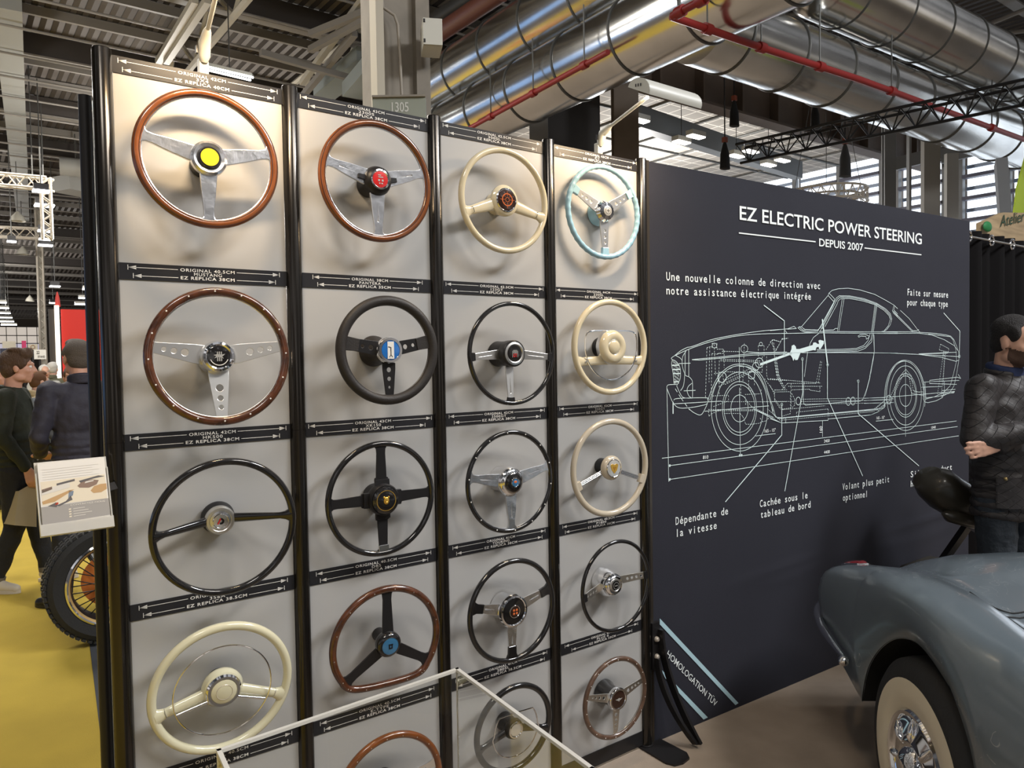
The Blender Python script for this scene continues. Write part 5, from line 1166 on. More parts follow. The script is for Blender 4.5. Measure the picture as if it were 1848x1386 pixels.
for p in ((.10, .150, 1.00), (.17, .10, 1.00), (.09, .145, 1.30), (.035, .085, 1.415)):
    MB().ball(V(*p), .009 * k, 10, 8).build('snap_button', M_brass, t)
for x in (.115,):
    fp = MB(); rows = []
    for zz in (.86, .90, .96, 1.0): rows.append([V(.19 * math.sin(a), .004 + .149 * math.cos(a), zz) for a in [rad(q) for q in (8, 20, 32, 44, 56, 68)]])
    fp.grid(rows); rows2 = [[p * 1.0 + Vector((0, .006, 0)) for p in r] for r in rows]; fp.grid(rows2); fp.build('flap_pocket', M_quilt, t)
zp = MB(); zp.tube([V(-.005, .152 - .05 * max(0, (z_ - 1.25)) , z_) for z_ in (.82, .95, 1.05, 1.12)], .005 * k, 8); zp.build('zip', M_brass, t)
# man in the dark green shirt with a paper bag
gx = at_d(28, 800, 5.72)
t, up, k, V = person('man in dark green shirt and jeans looking right, left edge', (gx.x, gx.y, 0), -108, 1.78,
    {1: ((.235, -.02, 1.14), (.215, .12, .90), ((0, .25, -1), (-1, .1, 0), (0, 1, -.3), .55)), -1: ((-.245, .03, 1.14), (-.16, .20, 1.00), ((.5, .6, -.5), (1, 0, 0), (0, .3, 1), .5))},
    dict(top=M_green, trousers=mat('black_jeans', (.014, .015, .018), .8, bump=.3, bscale=40), cuff=mat('faded_cuff', (.16, .145, .12), .8), shoe=M_sneak), 'wavy', M_hairb, M_skin, head_yaw=8, head_pitch=-2, top='shirt', hem=.86,
    legs={1: (Vector((.09, .0, .48)), Vector((.10, -.14, .08)), 25), -1: (Vector((-.09, .09, .48)), Vector((-.11, .16, .08)), -5)})
for i in range(5): MB().ball(V(.0 + .006 * (i == 0), .138 - .0 * i if i else .085, 1.40 - i * .115 if i else 1.425), .006, 8, 6).build('shirt_button', mat('shirt_button', (.7, .68, .6), .4), t)
MB().prism([V(-.028, .118, 1.40), V(.028, .118, 1.40), V(.004, .140, 1.26)], (0, .012, 0)).build('undershirt', mat('grey_tshirt', (.28, .31, .35), .8), t, smooth=False)
# paper bag in his hand
hb = at_d(58, 858, 5.62); c0 = at_d(8, 944, 5.62); c1 = at_d(66, 950, 5.62)
t = thing('paper_bag', 'cream paper bag held by the man in green', 'bag', (0, 0, 0))
M_bag = mat('cream_paper', (.42, .36, .24), .8)
p = [at_d(5, 945, 5.60), at_d(26, 948, 5.50), at_d(66, 951, 5.62), at_d(45, 948, 5.72)]; q = [at_d(22, 887, 5.62), at_d(34, 886, 5.54), at_d(66, 868, 5.64), at_d(56, 868, 5.70)]
mb = MB().add(p + q, [(0, 1, 5, 4), (1, 2, 6, 5), (2, 3, 7, 6), (3, 0, 4, 7), (3, 2, 1, 0)]); mb.build('bag_body', M_bag, t, smooth=False)
MB().tube([(q[1] + q[2]) / 2, at_d(49, 864, 5.56), at_d(52, 850, 5.58), (q[3] + q[2]) / 2], .003, 6).build('handle', M_satin, t)
# man seen from behind in a navy jacket
nx_ = at_d(148, 800, 5.35)
person('man seen from behind in navy jacket and dark trousers', (nx_.x, nx_.y, 0), 12, 1.84,
    {1: ((.24, .02, 1.13), (.16, .20, 1.02), ((-.6, .7, 0), (0, 0, -1), (0, 1, 1), .4)), -1: ((-.255, -.01, 1.13), (-.20, .17, 1.0), ((.5, .7, 0), (0, 0, -1), (0, 1, 1), .4))},
    dict(top=M_navyj, trousers=M_jean2, shoe=M_shoeb), 'short', M_hairg, M_skin, hem=.82,
    legs={1: (Vector((.12, .02, .49)), Vector((.14, -.02, .08)), 10), -1: (Vector((-.13, .02, .49)), Vector((-.16, -.02, .08)), -35)})
# further visitors, only heads and shoulders show
AR = {1: ((.24, .02, 1.13), (.16, .20, 1.0), ((-.5, .7, 0), (0, 0, -1), (0, 1, 1), .4)), -1: ((-.24, .02, 1.13), (-.16, .20, 1.0), ((.5, .7, 0), (0, 0, -1), (0, 1, 1), .4))}
for lab, px, d, H, yaw, hs, hm, topm, sk in (
    ('man with receding dark hair half hidden behind the navy jacket man', 131, 7.6, 1.66, 170, 'crop', M_hairb, mat('dark_coat', (.03, .03, .03), .8), M_skin),
    ('visitor in beige jacket with brown cap seen from behind', 66, 8.4, 1.60, -70, 'short', M_brown, M_beigej, M_skin2),
    ('white haired visitor with glasses in the crowd near the red booth', 80, 12.5, 1.68, -170, 'crop', mat('white_hair', (.6, .58, .55), .8), mat('pale_coat', (.5, .5, .48), .8), M_skin2),
    ('visitor in olive jacket in front of the red booth', 95, 13.2, 1.72, -20, 'short', mat('white_hair', (.6, .58, .55), .8), M_oliveg, M_skin2),
    ('dark clothed visitor at the extreme left edge behind the green shirt man', 2, 8.8, 1.66, 150, 'crop', M_hairg, mat('dark_coat', (.03, .03, .03), .8), M_skin)):
    p = at_d(px, 700, d)
    person(lab, (p.x, p.y, 0), yaw, H, AR, dict(top=topm, trousers=M_jean2, shoe=M_shoeb), hs, hm, sk, voxel=.016, fingers=False)
# ------------------------------------------------------------------ exhibition hall: roof, beams, ducts, windows
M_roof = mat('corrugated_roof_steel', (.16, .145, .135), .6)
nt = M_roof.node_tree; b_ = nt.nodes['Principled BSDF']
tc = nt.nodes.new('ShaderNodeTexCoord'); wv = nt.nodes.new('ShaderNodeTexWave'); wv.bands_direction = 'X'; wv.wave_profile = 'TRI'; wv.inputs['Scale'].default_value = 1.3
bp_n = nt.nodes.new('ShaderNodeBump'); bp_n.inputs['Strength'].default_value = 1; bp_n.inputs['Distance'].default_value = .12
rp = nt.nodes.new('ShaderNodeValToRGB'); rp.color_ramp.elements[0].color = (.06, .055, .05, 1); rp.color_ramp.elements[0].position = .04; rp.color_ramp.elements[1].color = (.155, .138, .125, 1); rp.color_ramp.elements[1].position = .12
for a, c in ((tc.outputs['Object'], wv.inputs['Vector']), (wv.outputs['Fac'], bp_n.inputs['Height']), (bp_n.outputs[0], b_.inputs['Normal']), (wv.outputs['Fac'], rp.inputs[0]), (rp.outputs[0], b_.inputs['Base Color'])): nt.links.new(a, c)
def roofz(y): return 9.5 if y < 32 else 9.5 - (y - 32) * .085
M_purlin = mat('purlin_steel', (.26, .245, .225), .55); M_purlind = mat('dark_beam_steel', (.06, .052, .048), .6); M_cream = mat('cream_steel_paint', (.48, .45, .38), .5)
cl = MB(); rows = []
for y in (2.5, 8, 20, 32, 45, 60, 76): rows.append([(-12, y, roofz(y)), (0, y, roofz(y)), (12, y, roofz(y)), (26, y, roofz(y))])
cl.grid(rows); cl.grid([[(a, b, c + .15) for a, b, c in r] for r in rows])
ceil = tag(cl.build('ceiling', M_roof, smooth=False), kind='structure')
y = 4.4; i = 0
while y < 70:
    mb = MB(); z = roofz(y)
    if i % 3 == 0:
        mb.box((7, y, z - .30), (38, .16, .50)); mb.build('roof_beam', M_purlind, ceil, smooth=False)
        MB().box((7, y, z - .57), (38, .24, .04)).build('beam_flange', M_purlin, ceil, smooth=False)
    else: mb.box((7, y, z - .13), (38, .09, .20)).build('purlin', M_purlin, ceil, smooth=False)
    MB().cyl((-12, y + .6, z - .95), (9, y + .6, z - .95), .028, n=6).build('tie_rod', M_purlin, ceil)
    y += 1.62 if y < 30 else 2.4; i += 1
def lattice(mb, p0, p1, depth, n, rc, rd, down=(0, 0, -1), sides=4):
    p0, p1 = Vector(p0), Vector(p1); d = (p1 - p0); dn = Vector(down) * depth; sd = d.cross(dn).normalized() * depth * .55
    ch = [p0 + sd, p0 - sd, p0 + dn - (sd if sides == 3 else -sd) * (0 if sides == 3 else 1), p0 + dn - sd] if sides == 4 else ([p0 + sd, p0 - sd, p0 + dn] if sides == 3 else [p0, p0 + dn])
    for c in ch: mb.tube([c, c + d], rc, 6)
    prs = {4: ((0, 2), (1, 3), (0, 1), (2, 3)), 3: ((0, 2), (1, 2), (0, 1)), 2: ((0, 1),)}[sides]
    for a, b in prs:
        for k in range(n):
            u0, u1 = k / n, (k + 1) / n
            s0, s1 = (ch[a], ch[b]) if k % 2 == 0 else (ch[b], ch[a])
            mb.tube([s0 + d * u0, s1 + d * u1], rd, 5)
# roof girders running away from the viewer
for x, nm in ((4.3, 'g'), (7.6, 'g')):
    mb = MB(); lattice(mb, (x, 11.2, 9.25), (x, 31, 9.25), 1.0, 14, .075, .05, sides=2)
    mb.build('roof_girder', M_cream, ceil)
mb = MB(); mb.bar(at_z(12, 0, 8.8), at_z(44, 420, 8.8), .5, .35); mb.build('roof_girder', mat('grey_girder', (.33, .34, .33), .6), ceil, smooth=False)
for (a, b, z) in (((545, 150), (655, 0), 8.3), ((600, 150), (742, 0), 8.4), ((470, 95), (700, 160), 7.9), ((560, 90), (668, 30), 8.0), ((560, 62), (668, 18), 8.1), ((285, 112), (352, 0), 8.4), ((300, 112), (375, 0), 8.3), ((640, 60), (545, 175), 8.0)):
    MB().bar(at_z(*a, z), at_z(*b, z), .12, .12).build('roof_brace', M_cream if z > 8.2 else M_purlin, ceil, smooth=False)
# space frame members in the dark roof at the top right
for a, b in (((9, 3.2, 8.6), (26, 3.2, 8.6)), ((9, 6.2, 8.9), (26, 6.2, 8.9)), ((11, 2.6, 8.5), (14, 9, 9.2)), ((14, 2.6, 8.5), (11, 9, 9.2)), ((17, 2.6, 8.5), (14, 9, 9.2)), ((17, 2.6, 8.5), (20, 9, 9.2)), ((20, 2.6, 8.5), (17, 9, 9.2)), ((23, 2.6, 8.5), (20, 9, 9.2))):
    MB().cyl(a, b, .05, n=8).build('space_frame_bar', M_purlin, ceil)
# far end wall of the hall with its glazed front
bw = MB(); bw.box((2, 76.3, 2.9), (60, .3, 5.8)); tag(bw.build('wall_back', mat('far_wall_brown', (.11, .09, .075), .8), smooth=False), kind='structure')
M_pane = mat('far_lit_glazing', (.8, .75, .68), .4, emit=.55, ecol=(.9, .80, .70)); M_pane2 = mat('far_lilac_glazing', (.75, .72, .8), .4, emit=.55, ecol=(.78, .74, .9))
wf = MB(); q0, q1 = at_y(-8, 589, 75.9), at_y(86, 640, 75.9)
wo = tag(MB().box(((q0.x + q1.x) / 2, 76.0, (q0.z + q1.z) / 2), (q1.x - q0.x, .12, q0.z - q1.z)).build('window_1', M_satin, smooth=False), kind='structure')
for r, (a, b, m) in enumerate(((.70, .98, M_pane), (.42, .67, M_pane), (.03, .39, M_pane2))):
    for c_ in range(5):
        xa = q0.x + (q1.x - q0.x) * (c_ / 5 + .008); xb = q0.x + (q1.x - q0.x) * ((c_ + 1) / 5 - .008); za = q1.z + (q0.z - q1.z) * a; zb = q1.z + (q0.z - q1.z) * b
        MB().box(((xa + xb) / 2, 75.92, (za + zb) / 2), (xb - xa, .05, zb - za)).build('pane', m, wo, smooth=False)
# booths and signs far down the aisle
p0, p1 = at_d(106, 558, 14.6), at_d(205, 558, 14.6)
M_redb = mat('red_booth_panel', (.72, .035, .025), .5)
t = thing('red_booth', 'tall red booth wall with glowing white edge behind the visitors', 'booth', (p0.x, p0.y, .002))
MB().box(((p1.x - p0.x) / 2 + .04, .06, p0.z / 2), (p1.x - p0.x, .1, p0.z)).build('wall_panel', M_redb, t, smooth=False)
MB().box((-.035, .0, p0.z / 2 + .04), (.075, .06, p0.z + .06)).build('light_edge', mat('warm_light_strip', (1, .93, .82), .5, emit=1.6, ecol=(1, .88, .72)), t, smooth=False)
MB().box((-.12, .06, p0.z / 2), (.09, .1, p0.z)).build('side_post', M_purlind, t, smooth=False)
MB().lathe([(.05, 0), (.035, .18), (.012, .27), (0, .29)], 16, (-.01, .05, p0.z + .05)).build('pennant', mat('red_pennant', (.65, .07, .06), .6), t)
for nm, lab, a, b, d, m, tx in (
    ('hanging_sign', 'cream hanging sign far down the aisle left of the red booth', (4, 616), (30, 628), 30, mat('sign_cream', (.6, .56, .45), .6), None),
    ('hanging_sign', 'pink upright sign far down the aisle', (39, 615), (48, 630), 30, mat('sign_pink', (.6, .05, .16), .6), None),
    ('hanging_sign', 'small round symbol sign on cream above the white board', (50, 621), (69, 631), 29, mat('sign_cream', (.6, .56, .45), .6), 'ring'),
    ('booth_sign', 'white booth sign with dark lettering left of the red booth', (61, 631), (85, 648), 24, mat('sign_white', (.6, .6, .58), .6), 'text'),
    ('booth_fascia', 'dark booth fascia behind the man in green', (0, 629), (60, 640), 25, mat('fascia_navy', (.02, .025, .05), .6), None)):
    A, B = at_d(*a, d), at_d(*b, d); t = thing(nm, lab, 'sign', (A.x, A.y, 0))
    w_, h_ = B.x - A.x, A.z - B.z
    MB().box((w_ / 2, 0, B.z + h_ / 2), (w_, .08, h_)).build('board', m, t, smooth=False)
    MB().box((w_ / 2, .06, (B.z + .02) / 2), (.06, .06, B.z + .02)).build('post', M_satin, t, smooth=False)
    if tx == 'text':
        l = MB(); put_text(l, '22', (w_ * .2, -.045, B.z + h_ * .55), X, Z, w_ * .25, h_ * .3, .02); put_text(l, 'STAND', (w_ * .3, -.045, B.z + h_ * .15), X, Z, w_ * .6, h_ * .22, .02); l.build('lettering', M_satin, t, smooth=False)
    if tx == 'ring': MB().tube([Vector((w_ * .5 + h_ * .3 * math.cos(2 * PI * j / 20), -.045, B.z + h_ * .5 + h_ * .3 * math.sin(2 * PI * j / 20))) for j in range(20)], .012, 6, closed=True).build('symbol', mat('sign_brown', (.3, .15, .06), .6), t)
# concrete column with number plate and electrical box
A, Bq = at_d(677, 100, 8.2), at_d(779, 100, 8.2)
M_conc = mat('painted_concrete', (.24, .215, .18), .8, var=.15, vscale=3)
cx_, cy_ = (A.x + Bq.x) / 2, (A.y + Bq.y) / 2; Rc = Matrix.Rotation(rad(-8), 3, 'Z')
t = thing('concrete_column', 'concrete column carrying the plate 1305 behind the display', 'column', (cx_, cy_, 0))
MB().box((-.02, .30, 4.75), (.50, .34, 9.5), Rc).build('shaft', M_conc, t, smooth=False)
MB().box((-.265, .09, 4.75), (.085, .20, 9.5), Rc).build('flange', mat('cream_flange_paint', (.45, .41, .33), .7), t, smooth=False)
MB().box((.255, .09, 4.75), (.16, .20, 9.5), Rc).build('flange', M_conc, t, smooth=False)
pp = [at_d(690, 0, 8.12), at_d(692, 14, 8.12), at_d(712, 28, 8.12), at_d(718, 45, 8.12), at_d(722, 110, 8.12), at_d(726, 185, 8.12)]
MB().tube([p - Vector((cx_, cy_, 0)) for p in pp], .016, 10).build('conduit', mat('conduit_paint', (.32, .285, .24), .5), t)
s0, s1 = at_d(672, 177, 7.90), at_d(768, 187, 7.90)
pl_ = thing('number_plate', 'grey green plate reading 1305 on the concrete column', 'sign', (s0.x, s0.y, s0.z))
ex = Vector((s1.x - s0.x, s1.y - s0.y, 0)); wd = ex.length; ex.normalize(); nr = Vector((ex.y, -ex.x, 0))
MB().prism([Vector((0, 0, 0)), ex * wd, ex * wd - Z * .36, -Z * .36], nr * -.06).build('plate', mat('grey_green_plate', (.28, .30, .25), .55), pl_, smooth=False)
MB().prism([Z * .0, ex * wd, ex * wd + Z * .02, Z * .02], nr * .03).build('top_flange', M_conc, pl_, smooth=False)
l = MB(); put_text(l, '1305', ex * wd * .36 - Z * .145 + nr * .004, ex, Z, wd * .32, .095, .01); l.build('lettering', mat('white_stencil', (.6, .6, .56), .6), pl_, smooth=False)
bb = [at_d(742, 48, 8.0), at_d(763, 32, 7.86), at_d(798, 42, 7.90)]
jb = thing('junction_box', 'pale electrical box on the concrete column', 'electrical box', bb[1])
e1 = (bb[2] - bb[1]); e1.z = 0; w1 = e1.length; e1.normalize(); e2 = Vector((-e1.y, e1.x, 0)); M_jb = mat('pale_grey_enamel', (.55, .54, .48), .45)
hj = bb[1].z - at_d(764, 80, 7.86).z
Mj = Matrix((e1, e2, Z)).transposed()
MB().box(Mj @ Vector((w1 / 2, .17, -hj / 2)), (w1, .32, hj), Mj).build('housing', M_jb, jb, smooth=False)
dj = MB().box(Mj @ Vector((w1 / 2, -.002, -hj / 2)), (w1 * .99, .022, hj * .98), Mj).build('door', M_jb, jb, smooth=False)
for zz in (.12, .86): MB().box(Mj @ Vector((.012, -.016, -hj * zz)), (.02, .01, .035), Mj).build('hinge', M_satin, dj, smooth=False)
# ventilation ducts
M_duct = mat('galvanised_duct', (.66, .66, .64), .20, 1.0, bump=.05, bscale=2.2, var=.12, vscale=1.4)
M_band = mat('duct_band', (.10, .10, .095), .5, .6)
def duct(label, pts, r, step, dome=False):
    t = thing('ventilation_duct', label, 'duct', pts[0], group='galvanised ventilation ducts'); o = Vector(pts[0]); pts = [Vector(p) - o for p in pts]
    rr = [r] * len(pts)
    if dome:
        d = (pts[0] - pts[1]).normalized(); pts = [pts[0] + d * r * .55, pts[0] + d * r * .45, pts[0] + d * r * .2] + pts; rr = [.02, r * .55, r * .9] + rr
    MB().tube(pts, rr, 48).build('shell', M_duct, t)
    a, b = (pts[3] if dome else pts[0]), pts[-1]; d = (b - a); L_ = d.length; d.normalize(); x, y, _ = frame_axes(d); k = step * .5
    first = None
    while k < L_:
        p = a + d * k
        if first is None: first = MB().tube([(x * math.cos(2 * PI * j / 40) + y * math.sin(2 * PI * j / 40)) * (r + .006) for j in range(40)], .016, 6, closed=True).build('band', M_band, t); q = first
        else: q = first.copy(); COL.objects.link(q); q.parent = t
        q.location = p; k += step
    return t
uA = [at_z(823, 147, 6.6), at_z(905, 92, 6.6)]; ua = sum(p.x for p in uA) / 2
RD = .475
lAx = at_z(1011, 122, 5.75).x; uBy = at_z(1740, 113, 6.7).y; lBy = at_z(1500, 128, 5.85).y
duct('large upper duct rising away from the column, over the third wheel column', [(ua, 1.8, 6.80), (ua + .45, 14.5, 6.80)], RD + .04, 1.15)
duct('lower duct beside the red pipe, rising towards the top centre', [(lAx, 1.8, 5.74), (lAx + .5, 16, 5.74)], RD, 1.15)
duct('upper duct running to the right edge with rounded end', [(at_z(1395, 20, 6.7).x, uBy, 6.86), (27, uBy - .35, 6.86)], RD + .03, 1.15, True)
duct('lower duct running right above the dark banner', [(lAx + .52, lBy, 5.78), (27, lBy - .25, 5.78)], RD, 1.15)
M_redp = mat('red_sprinkler_pipe', (.26, .018, .016), .45)
def pipe(name, label, cat, pts, r, m, clamps=0):
    t = thing(name, label, cat, pts[0]); o = Vector(pts[0]); pts = [Vector(p) - o for p in pts]
    MB().tube(pts, r, 12).build('pipe', m, t)
    for k in range(clamps):
        u = (k + .6) / clamps * (len(pts) - 1); i_ = min(int(u), len(pts) - 2); d = pts[i_ + 1] - pts[i_]; p = pts[i_] + d * (u - i_); d.normalize()
        MB().cyl(p - d * .05, p + d * .05, r * 1.5, n=12).build('coupling', m, t)
        MB().cyl(p, p + Vector((0, 0, .75)), .01, n=6).build('hanger', M_band, t)
    return t
pipe('sprinkler_pipe', 'red sprinkler pipe along the lower duct on the left of the bend', 'pipe', [at_z(846, 232, 5.35), at_z(1097, 94, 5.35)], .035, M_redp, 3)
pipe('sprinkler_pipe', 'red sprinkler pipe along the duct running right', 'pipe', [at_z(1212, 30, 5.19), at_z(1380, 88, 5.19), at_z(1550, 143, 5.19), at_z(1848, 252, 5.19)], .040, M_redp, 5)
pipe('sprinkler_pipe', 'short red sprinkler pipe rising from the pipe corner at the top', 'pipe', [at_z(1290, -12, 5.19), at_z(1213, 29, 5.19)], .040, M_redp, 2)
pipe('drain_pipe', 'dull red brown pipe behind the electrical box', 'pipe', [at_z(780, 68, 7.6), at_z(905, -15, 7.6)], .16, mat('red_brown_pipe', (.14, .05, .035), .45))
pipe('drain_pipe', 'dark grey pipe above the red brown pipe', 'pipe', [at_z(770, 48, 8.0), at_z(880, -25, 8.0)], .15, mat('dark_grey_pipe', (.05, .05, .05), .45))
# brown edge beam, columns and mesh ceiling of the gallery
M_bbeam = mat('brown_beam_steel', (.115, .085, .065), .6, var=.12, vscale=2)
t = thing('edge_beam', 'brown plate girder under the ducts with vertical stiffeners', 'beam', (9, 7.35, 6.5))
MB().box((8, .15, .42), (17.0, .06, .84)).build('web', M_bbeam, t, smooth=False); MB().box((8, .1, .0), (17.0, .34, .05)).build('flange', M_bbeam, t, smooth=False); MB().box((8, .1, .86), (17.0, .34, .05)).build('flange', M_purlind, t, smooth=False)
for k in range(14): MB().box((k * 1.2, .02, .42), (.04, .22, .80)).build('stiffener', M_bbeam, t, smooth=False)
M_mesh = mat('mesh_ceiling_tiles', (.30, .28, .255), .7)
nt = M_mesh.node_tree; b_ = nt.nodes['Principled BSDF']; tc = nt.nodes.new('ShaderNodeTexCoord'); br = nt.nodes.new('ShaderNodeTexBrick'); br.offset = 0
br.inputs['Scale'].default_value = 1; br.inputs['Brick Width'].default_value = .44; br.inputs['Row Height'].default_value = .44; br.inputs['Mortar Size'].default_value = .018
br.inputs['Color1'].default_value = (.36, .34, .31, 1); br.inputs['Color2'].default_value = (.40, .375, .34, 1); br.inputs['Mortar'].default_value = (.85, .82, .75, 1)
nt.links.new(tc.outputs['Object'], br.inputs['Vector']); nt.links.new(br.outputs['Color'], b_.inputs['Base Color'])
g = thing('gallery_ceiling', 'white gridded mesh ceiling beyond the banner', 'ceiling grid', (8.6, 7.8, 7.15))
MB().box((6.15, 8, .03), (12.3, 16, .06)).build('mesh_panel', M_mesh, g, smooth=False)
for k in range(9): MB().cyl((0, .4 + k * 1.76, -.02), (12.3, .4 + k * 1.76, -.02), .03, n=6).build('grid_bar', M_band, g)
for k in range(7): MB().cyl((.2 + k * 1.76, 0, -.02), (.2 + k * 1.76, 16, -.02), .03, n=6).build('grid_bar', M_band, g)
M_tl2 = mat('gallery_lamp_glow', (1, .95, .85), .5, emit=7, ecol=(1, .95, .86))
A, Bq = at_z(1148, 212, 6.3), at_z(1440, 308, 6.3)
t = thing('lighting_beam', 'blue grey beam carrying strip lamps under the mesh ceiling', 'beam', A)
MB().bar((0, 0, 0), Bq - A, .25, .42).build('beam', mat('blue_grey_steel', (.22, .25, .28), .5), t, smooth=False)
for k, (px, py) in enumerate(((1154, 219), (1256, 248), (1230, 258), (1355, 275), (1329, 283), (1412, 291), (1387, 299))):
    p = at_z(px, py, 5.97)
    lp = thing('strip_lamp', 'glowing strip lamp under the mesh ceiling beyond the banner', 'lamp', p, group='strip lamps under the mesh ceiling')
    MB().box((0, 0, .07), (.40, .18, .09)).build('housing', M_lamp, lp, smooth=False); MB().box((0, 0, .015), (.38, .16, .03)).build('diffuser', M_tl2, lp, smooth=False)
    MB().cyl((0, 0, .11), (0, 0, .125 if k in (0, 1, 3, 5) else 1.17), .008, n=6).build('cable', M_band, lp)
def vcol(name, label, px0, px1, py, d, h, m, dy=.35, parts=True):
    a, b = at_d(px0, py, d), at_d(px1, py, d); c = (a + b) / 2; w_ = (b - a).length
    t = thing(name, label, 'column', (c.x, c.y, 0)); R_ = Matrix.Rotation(rad(-37), 3, 'Z')
    if parts:
        MB().box(R_ @ Vector((0, dy / 2, 0)) + Z * h / 2, (w_ * .3, dy, h), R_).build('web', m, t, smooth=False)
        MB().box(R_ @ Vector((0, 0, 0)) + Z * h / 2, (w_, .05, h), R_).build('flange', m, t, smooth=False); MB().box(R_ @ Vector((0, dy, 0)) + Z * h / 2, (w_, .05, h), R_).build('flange', m, t, smooth=False)
    else: MB().box(R_ @ Vector((0, dy / 2, 0)) + Z * h / 2, (w_, dy, h), R_).build('shaft', m, t, smooth=False)
    return t
M_gcol = mat('grey_steel_column', (.20, .205, .21), .5); M_bcol = mat('brown_steel_column', (.13, .10, .075), .55, var=.15, vscale=3)
vcol('steel_column', 'brown steel column behind the arm lamp', 1108, 1152, 200, 12.6, 7.4, M_bcol)
a, b, c_ = at_d(956, 230, 13.8), at_d(989, 230, 13.5), at_d(1083, 230, 14.4)
t = thing('draped_block', 'dark grey fabric covered block hanging beside the brown column', 'drape', (b.x, b.y, 0))
zt_, zb_ = at_d(1000, 140, 13.6).z, at_d(1000, 330, 13.6).z
q = [Vector((p.x - b.x, p.y - b.y, zb_)) for p in (a, b, c_)] ; q.append(q[0] + q[2] - q[1])
MB().prism(q, (0, 0, zt_ - zb_)).build('drape', mat('charcoal_drape', (.03, .027, .026), .8), t, smooth=False)
MB().prism([q[0] - Vector((.01, .0, 0)), q[1] - Vector((.012, .012, 0)), q[1] - Vector((.012, .012, 0)) + Z * (zt_ - zb_), q[0] - Vector((.01, 0, 0)) + Z * (zt_ - zb_)], Vector((.006, .002, 0))).build('side_panel', mat('grey_drape', (.11, .11, .115), .8), t, smooth=False)
MB().cyl((0, .3, zt_), (0, .3, 9.2), .03, n=8).build('hanger', M_band, t); MB().box((.4, .5, zb_ / 2), (.2, .2, zb_), None).build('stem', M_gcol, t, smooth=False)
vcol('steel_column', 'grey H column in front of the louvred windows', 1596, 1616, 330, 16.5, 6.9, M_gcol, dy=.12)
vcol('steel_column', 'broad grey column in front of the louvred windows', 1668, 1697, 330, 15.5, 6.9, mat('warm_grey_column', (.26, .25, .23), .6), dy=.14, parts=False)
vcol('steel_column', 'pale grey column at the right of the louvred windows', 1709, 1730, 340, 17.5, 6.2, mat('pale_grey_column', (.40, .39, .365), .6), dy=.12, parts=False)
vcol('steel_column', 'slim double pipe post in front of the louvred windows', 1641, 1645, 330, 15.9, 6.9, M_gcol, dy=.12, parts=False)
t = thing('raking_strut', 'grey raking steel strut at the right end of the windows', 'strut', at_d(1822, 405, 11.5))
o_ = at_d(1822, 405, 11.5); MB().bar((0, 0, -.8), at_d(1806, 292, 12.2) - o_, .16, .22).build('strut', M_gcol, t, smooth=False)
MB().bar(at_d(1600, 300, 18.5) - o_, at_d(1700, 275, 18.2) - o_, .1, .3).build('cross_member', M_gcol, t, smooth=False)
MB().bar(at_d(1697, 283, 18.2) - o_, at_d(1800, 258, 17.6) - o_, .1, .34).build('cross_member', M_gcol, t, smooth=False)
# louvred window wall
XW = 21.0
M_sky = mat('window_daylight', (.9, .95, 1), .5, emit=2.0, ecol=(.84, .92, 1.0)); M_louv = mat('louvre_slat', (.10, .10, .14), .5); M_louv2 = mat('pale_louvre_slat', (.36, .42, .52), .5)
wl = MB(); wl.box((XW + .35, 10, 1.3), (.2, 26, 2.6)); wl.box((XW + .35, 10, 8.6), (.2, 26, 1.6)); tag(wl.build('wall_right', mat('gallery_wall_grey', (.20, .20, .20), .7), smooth=False), kind='structure')
ys = [-1.5] + sorted([at_x(px, 320, XW).y for px in (1845, 1820, 1735, 1706, 1620, 1592, 1515, 1435, 1330, 1240)]) + [22.5]
for i in range(len(ys) - 1):
    y0, y1 = ys[i] + .05, ys[i + 1] - .05
    wdo = tag(MB().box((XW, ys[i], 5.0), (.16, .12, 4.9)).build('window_%d' % (i + 2), M_gcol, smooth=False), kind='structure')
    MB().box((XW + .25, (y0 + y1) / 2, 5.0), (.03, y1 - y0, 5.0)).build('pane', M_sky, wdo, smooth=False)
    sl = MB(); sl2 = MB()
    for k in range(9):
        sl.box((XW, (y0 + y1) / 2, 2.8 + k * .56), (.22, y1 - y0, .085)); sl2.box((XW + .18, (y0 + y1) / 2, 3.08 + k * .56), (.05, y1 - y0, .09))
    sl.build('louvres', M_louv, wdo, smooth=False); sl2.build('outer_louvres', M_louv2, wdo, smooth=False)
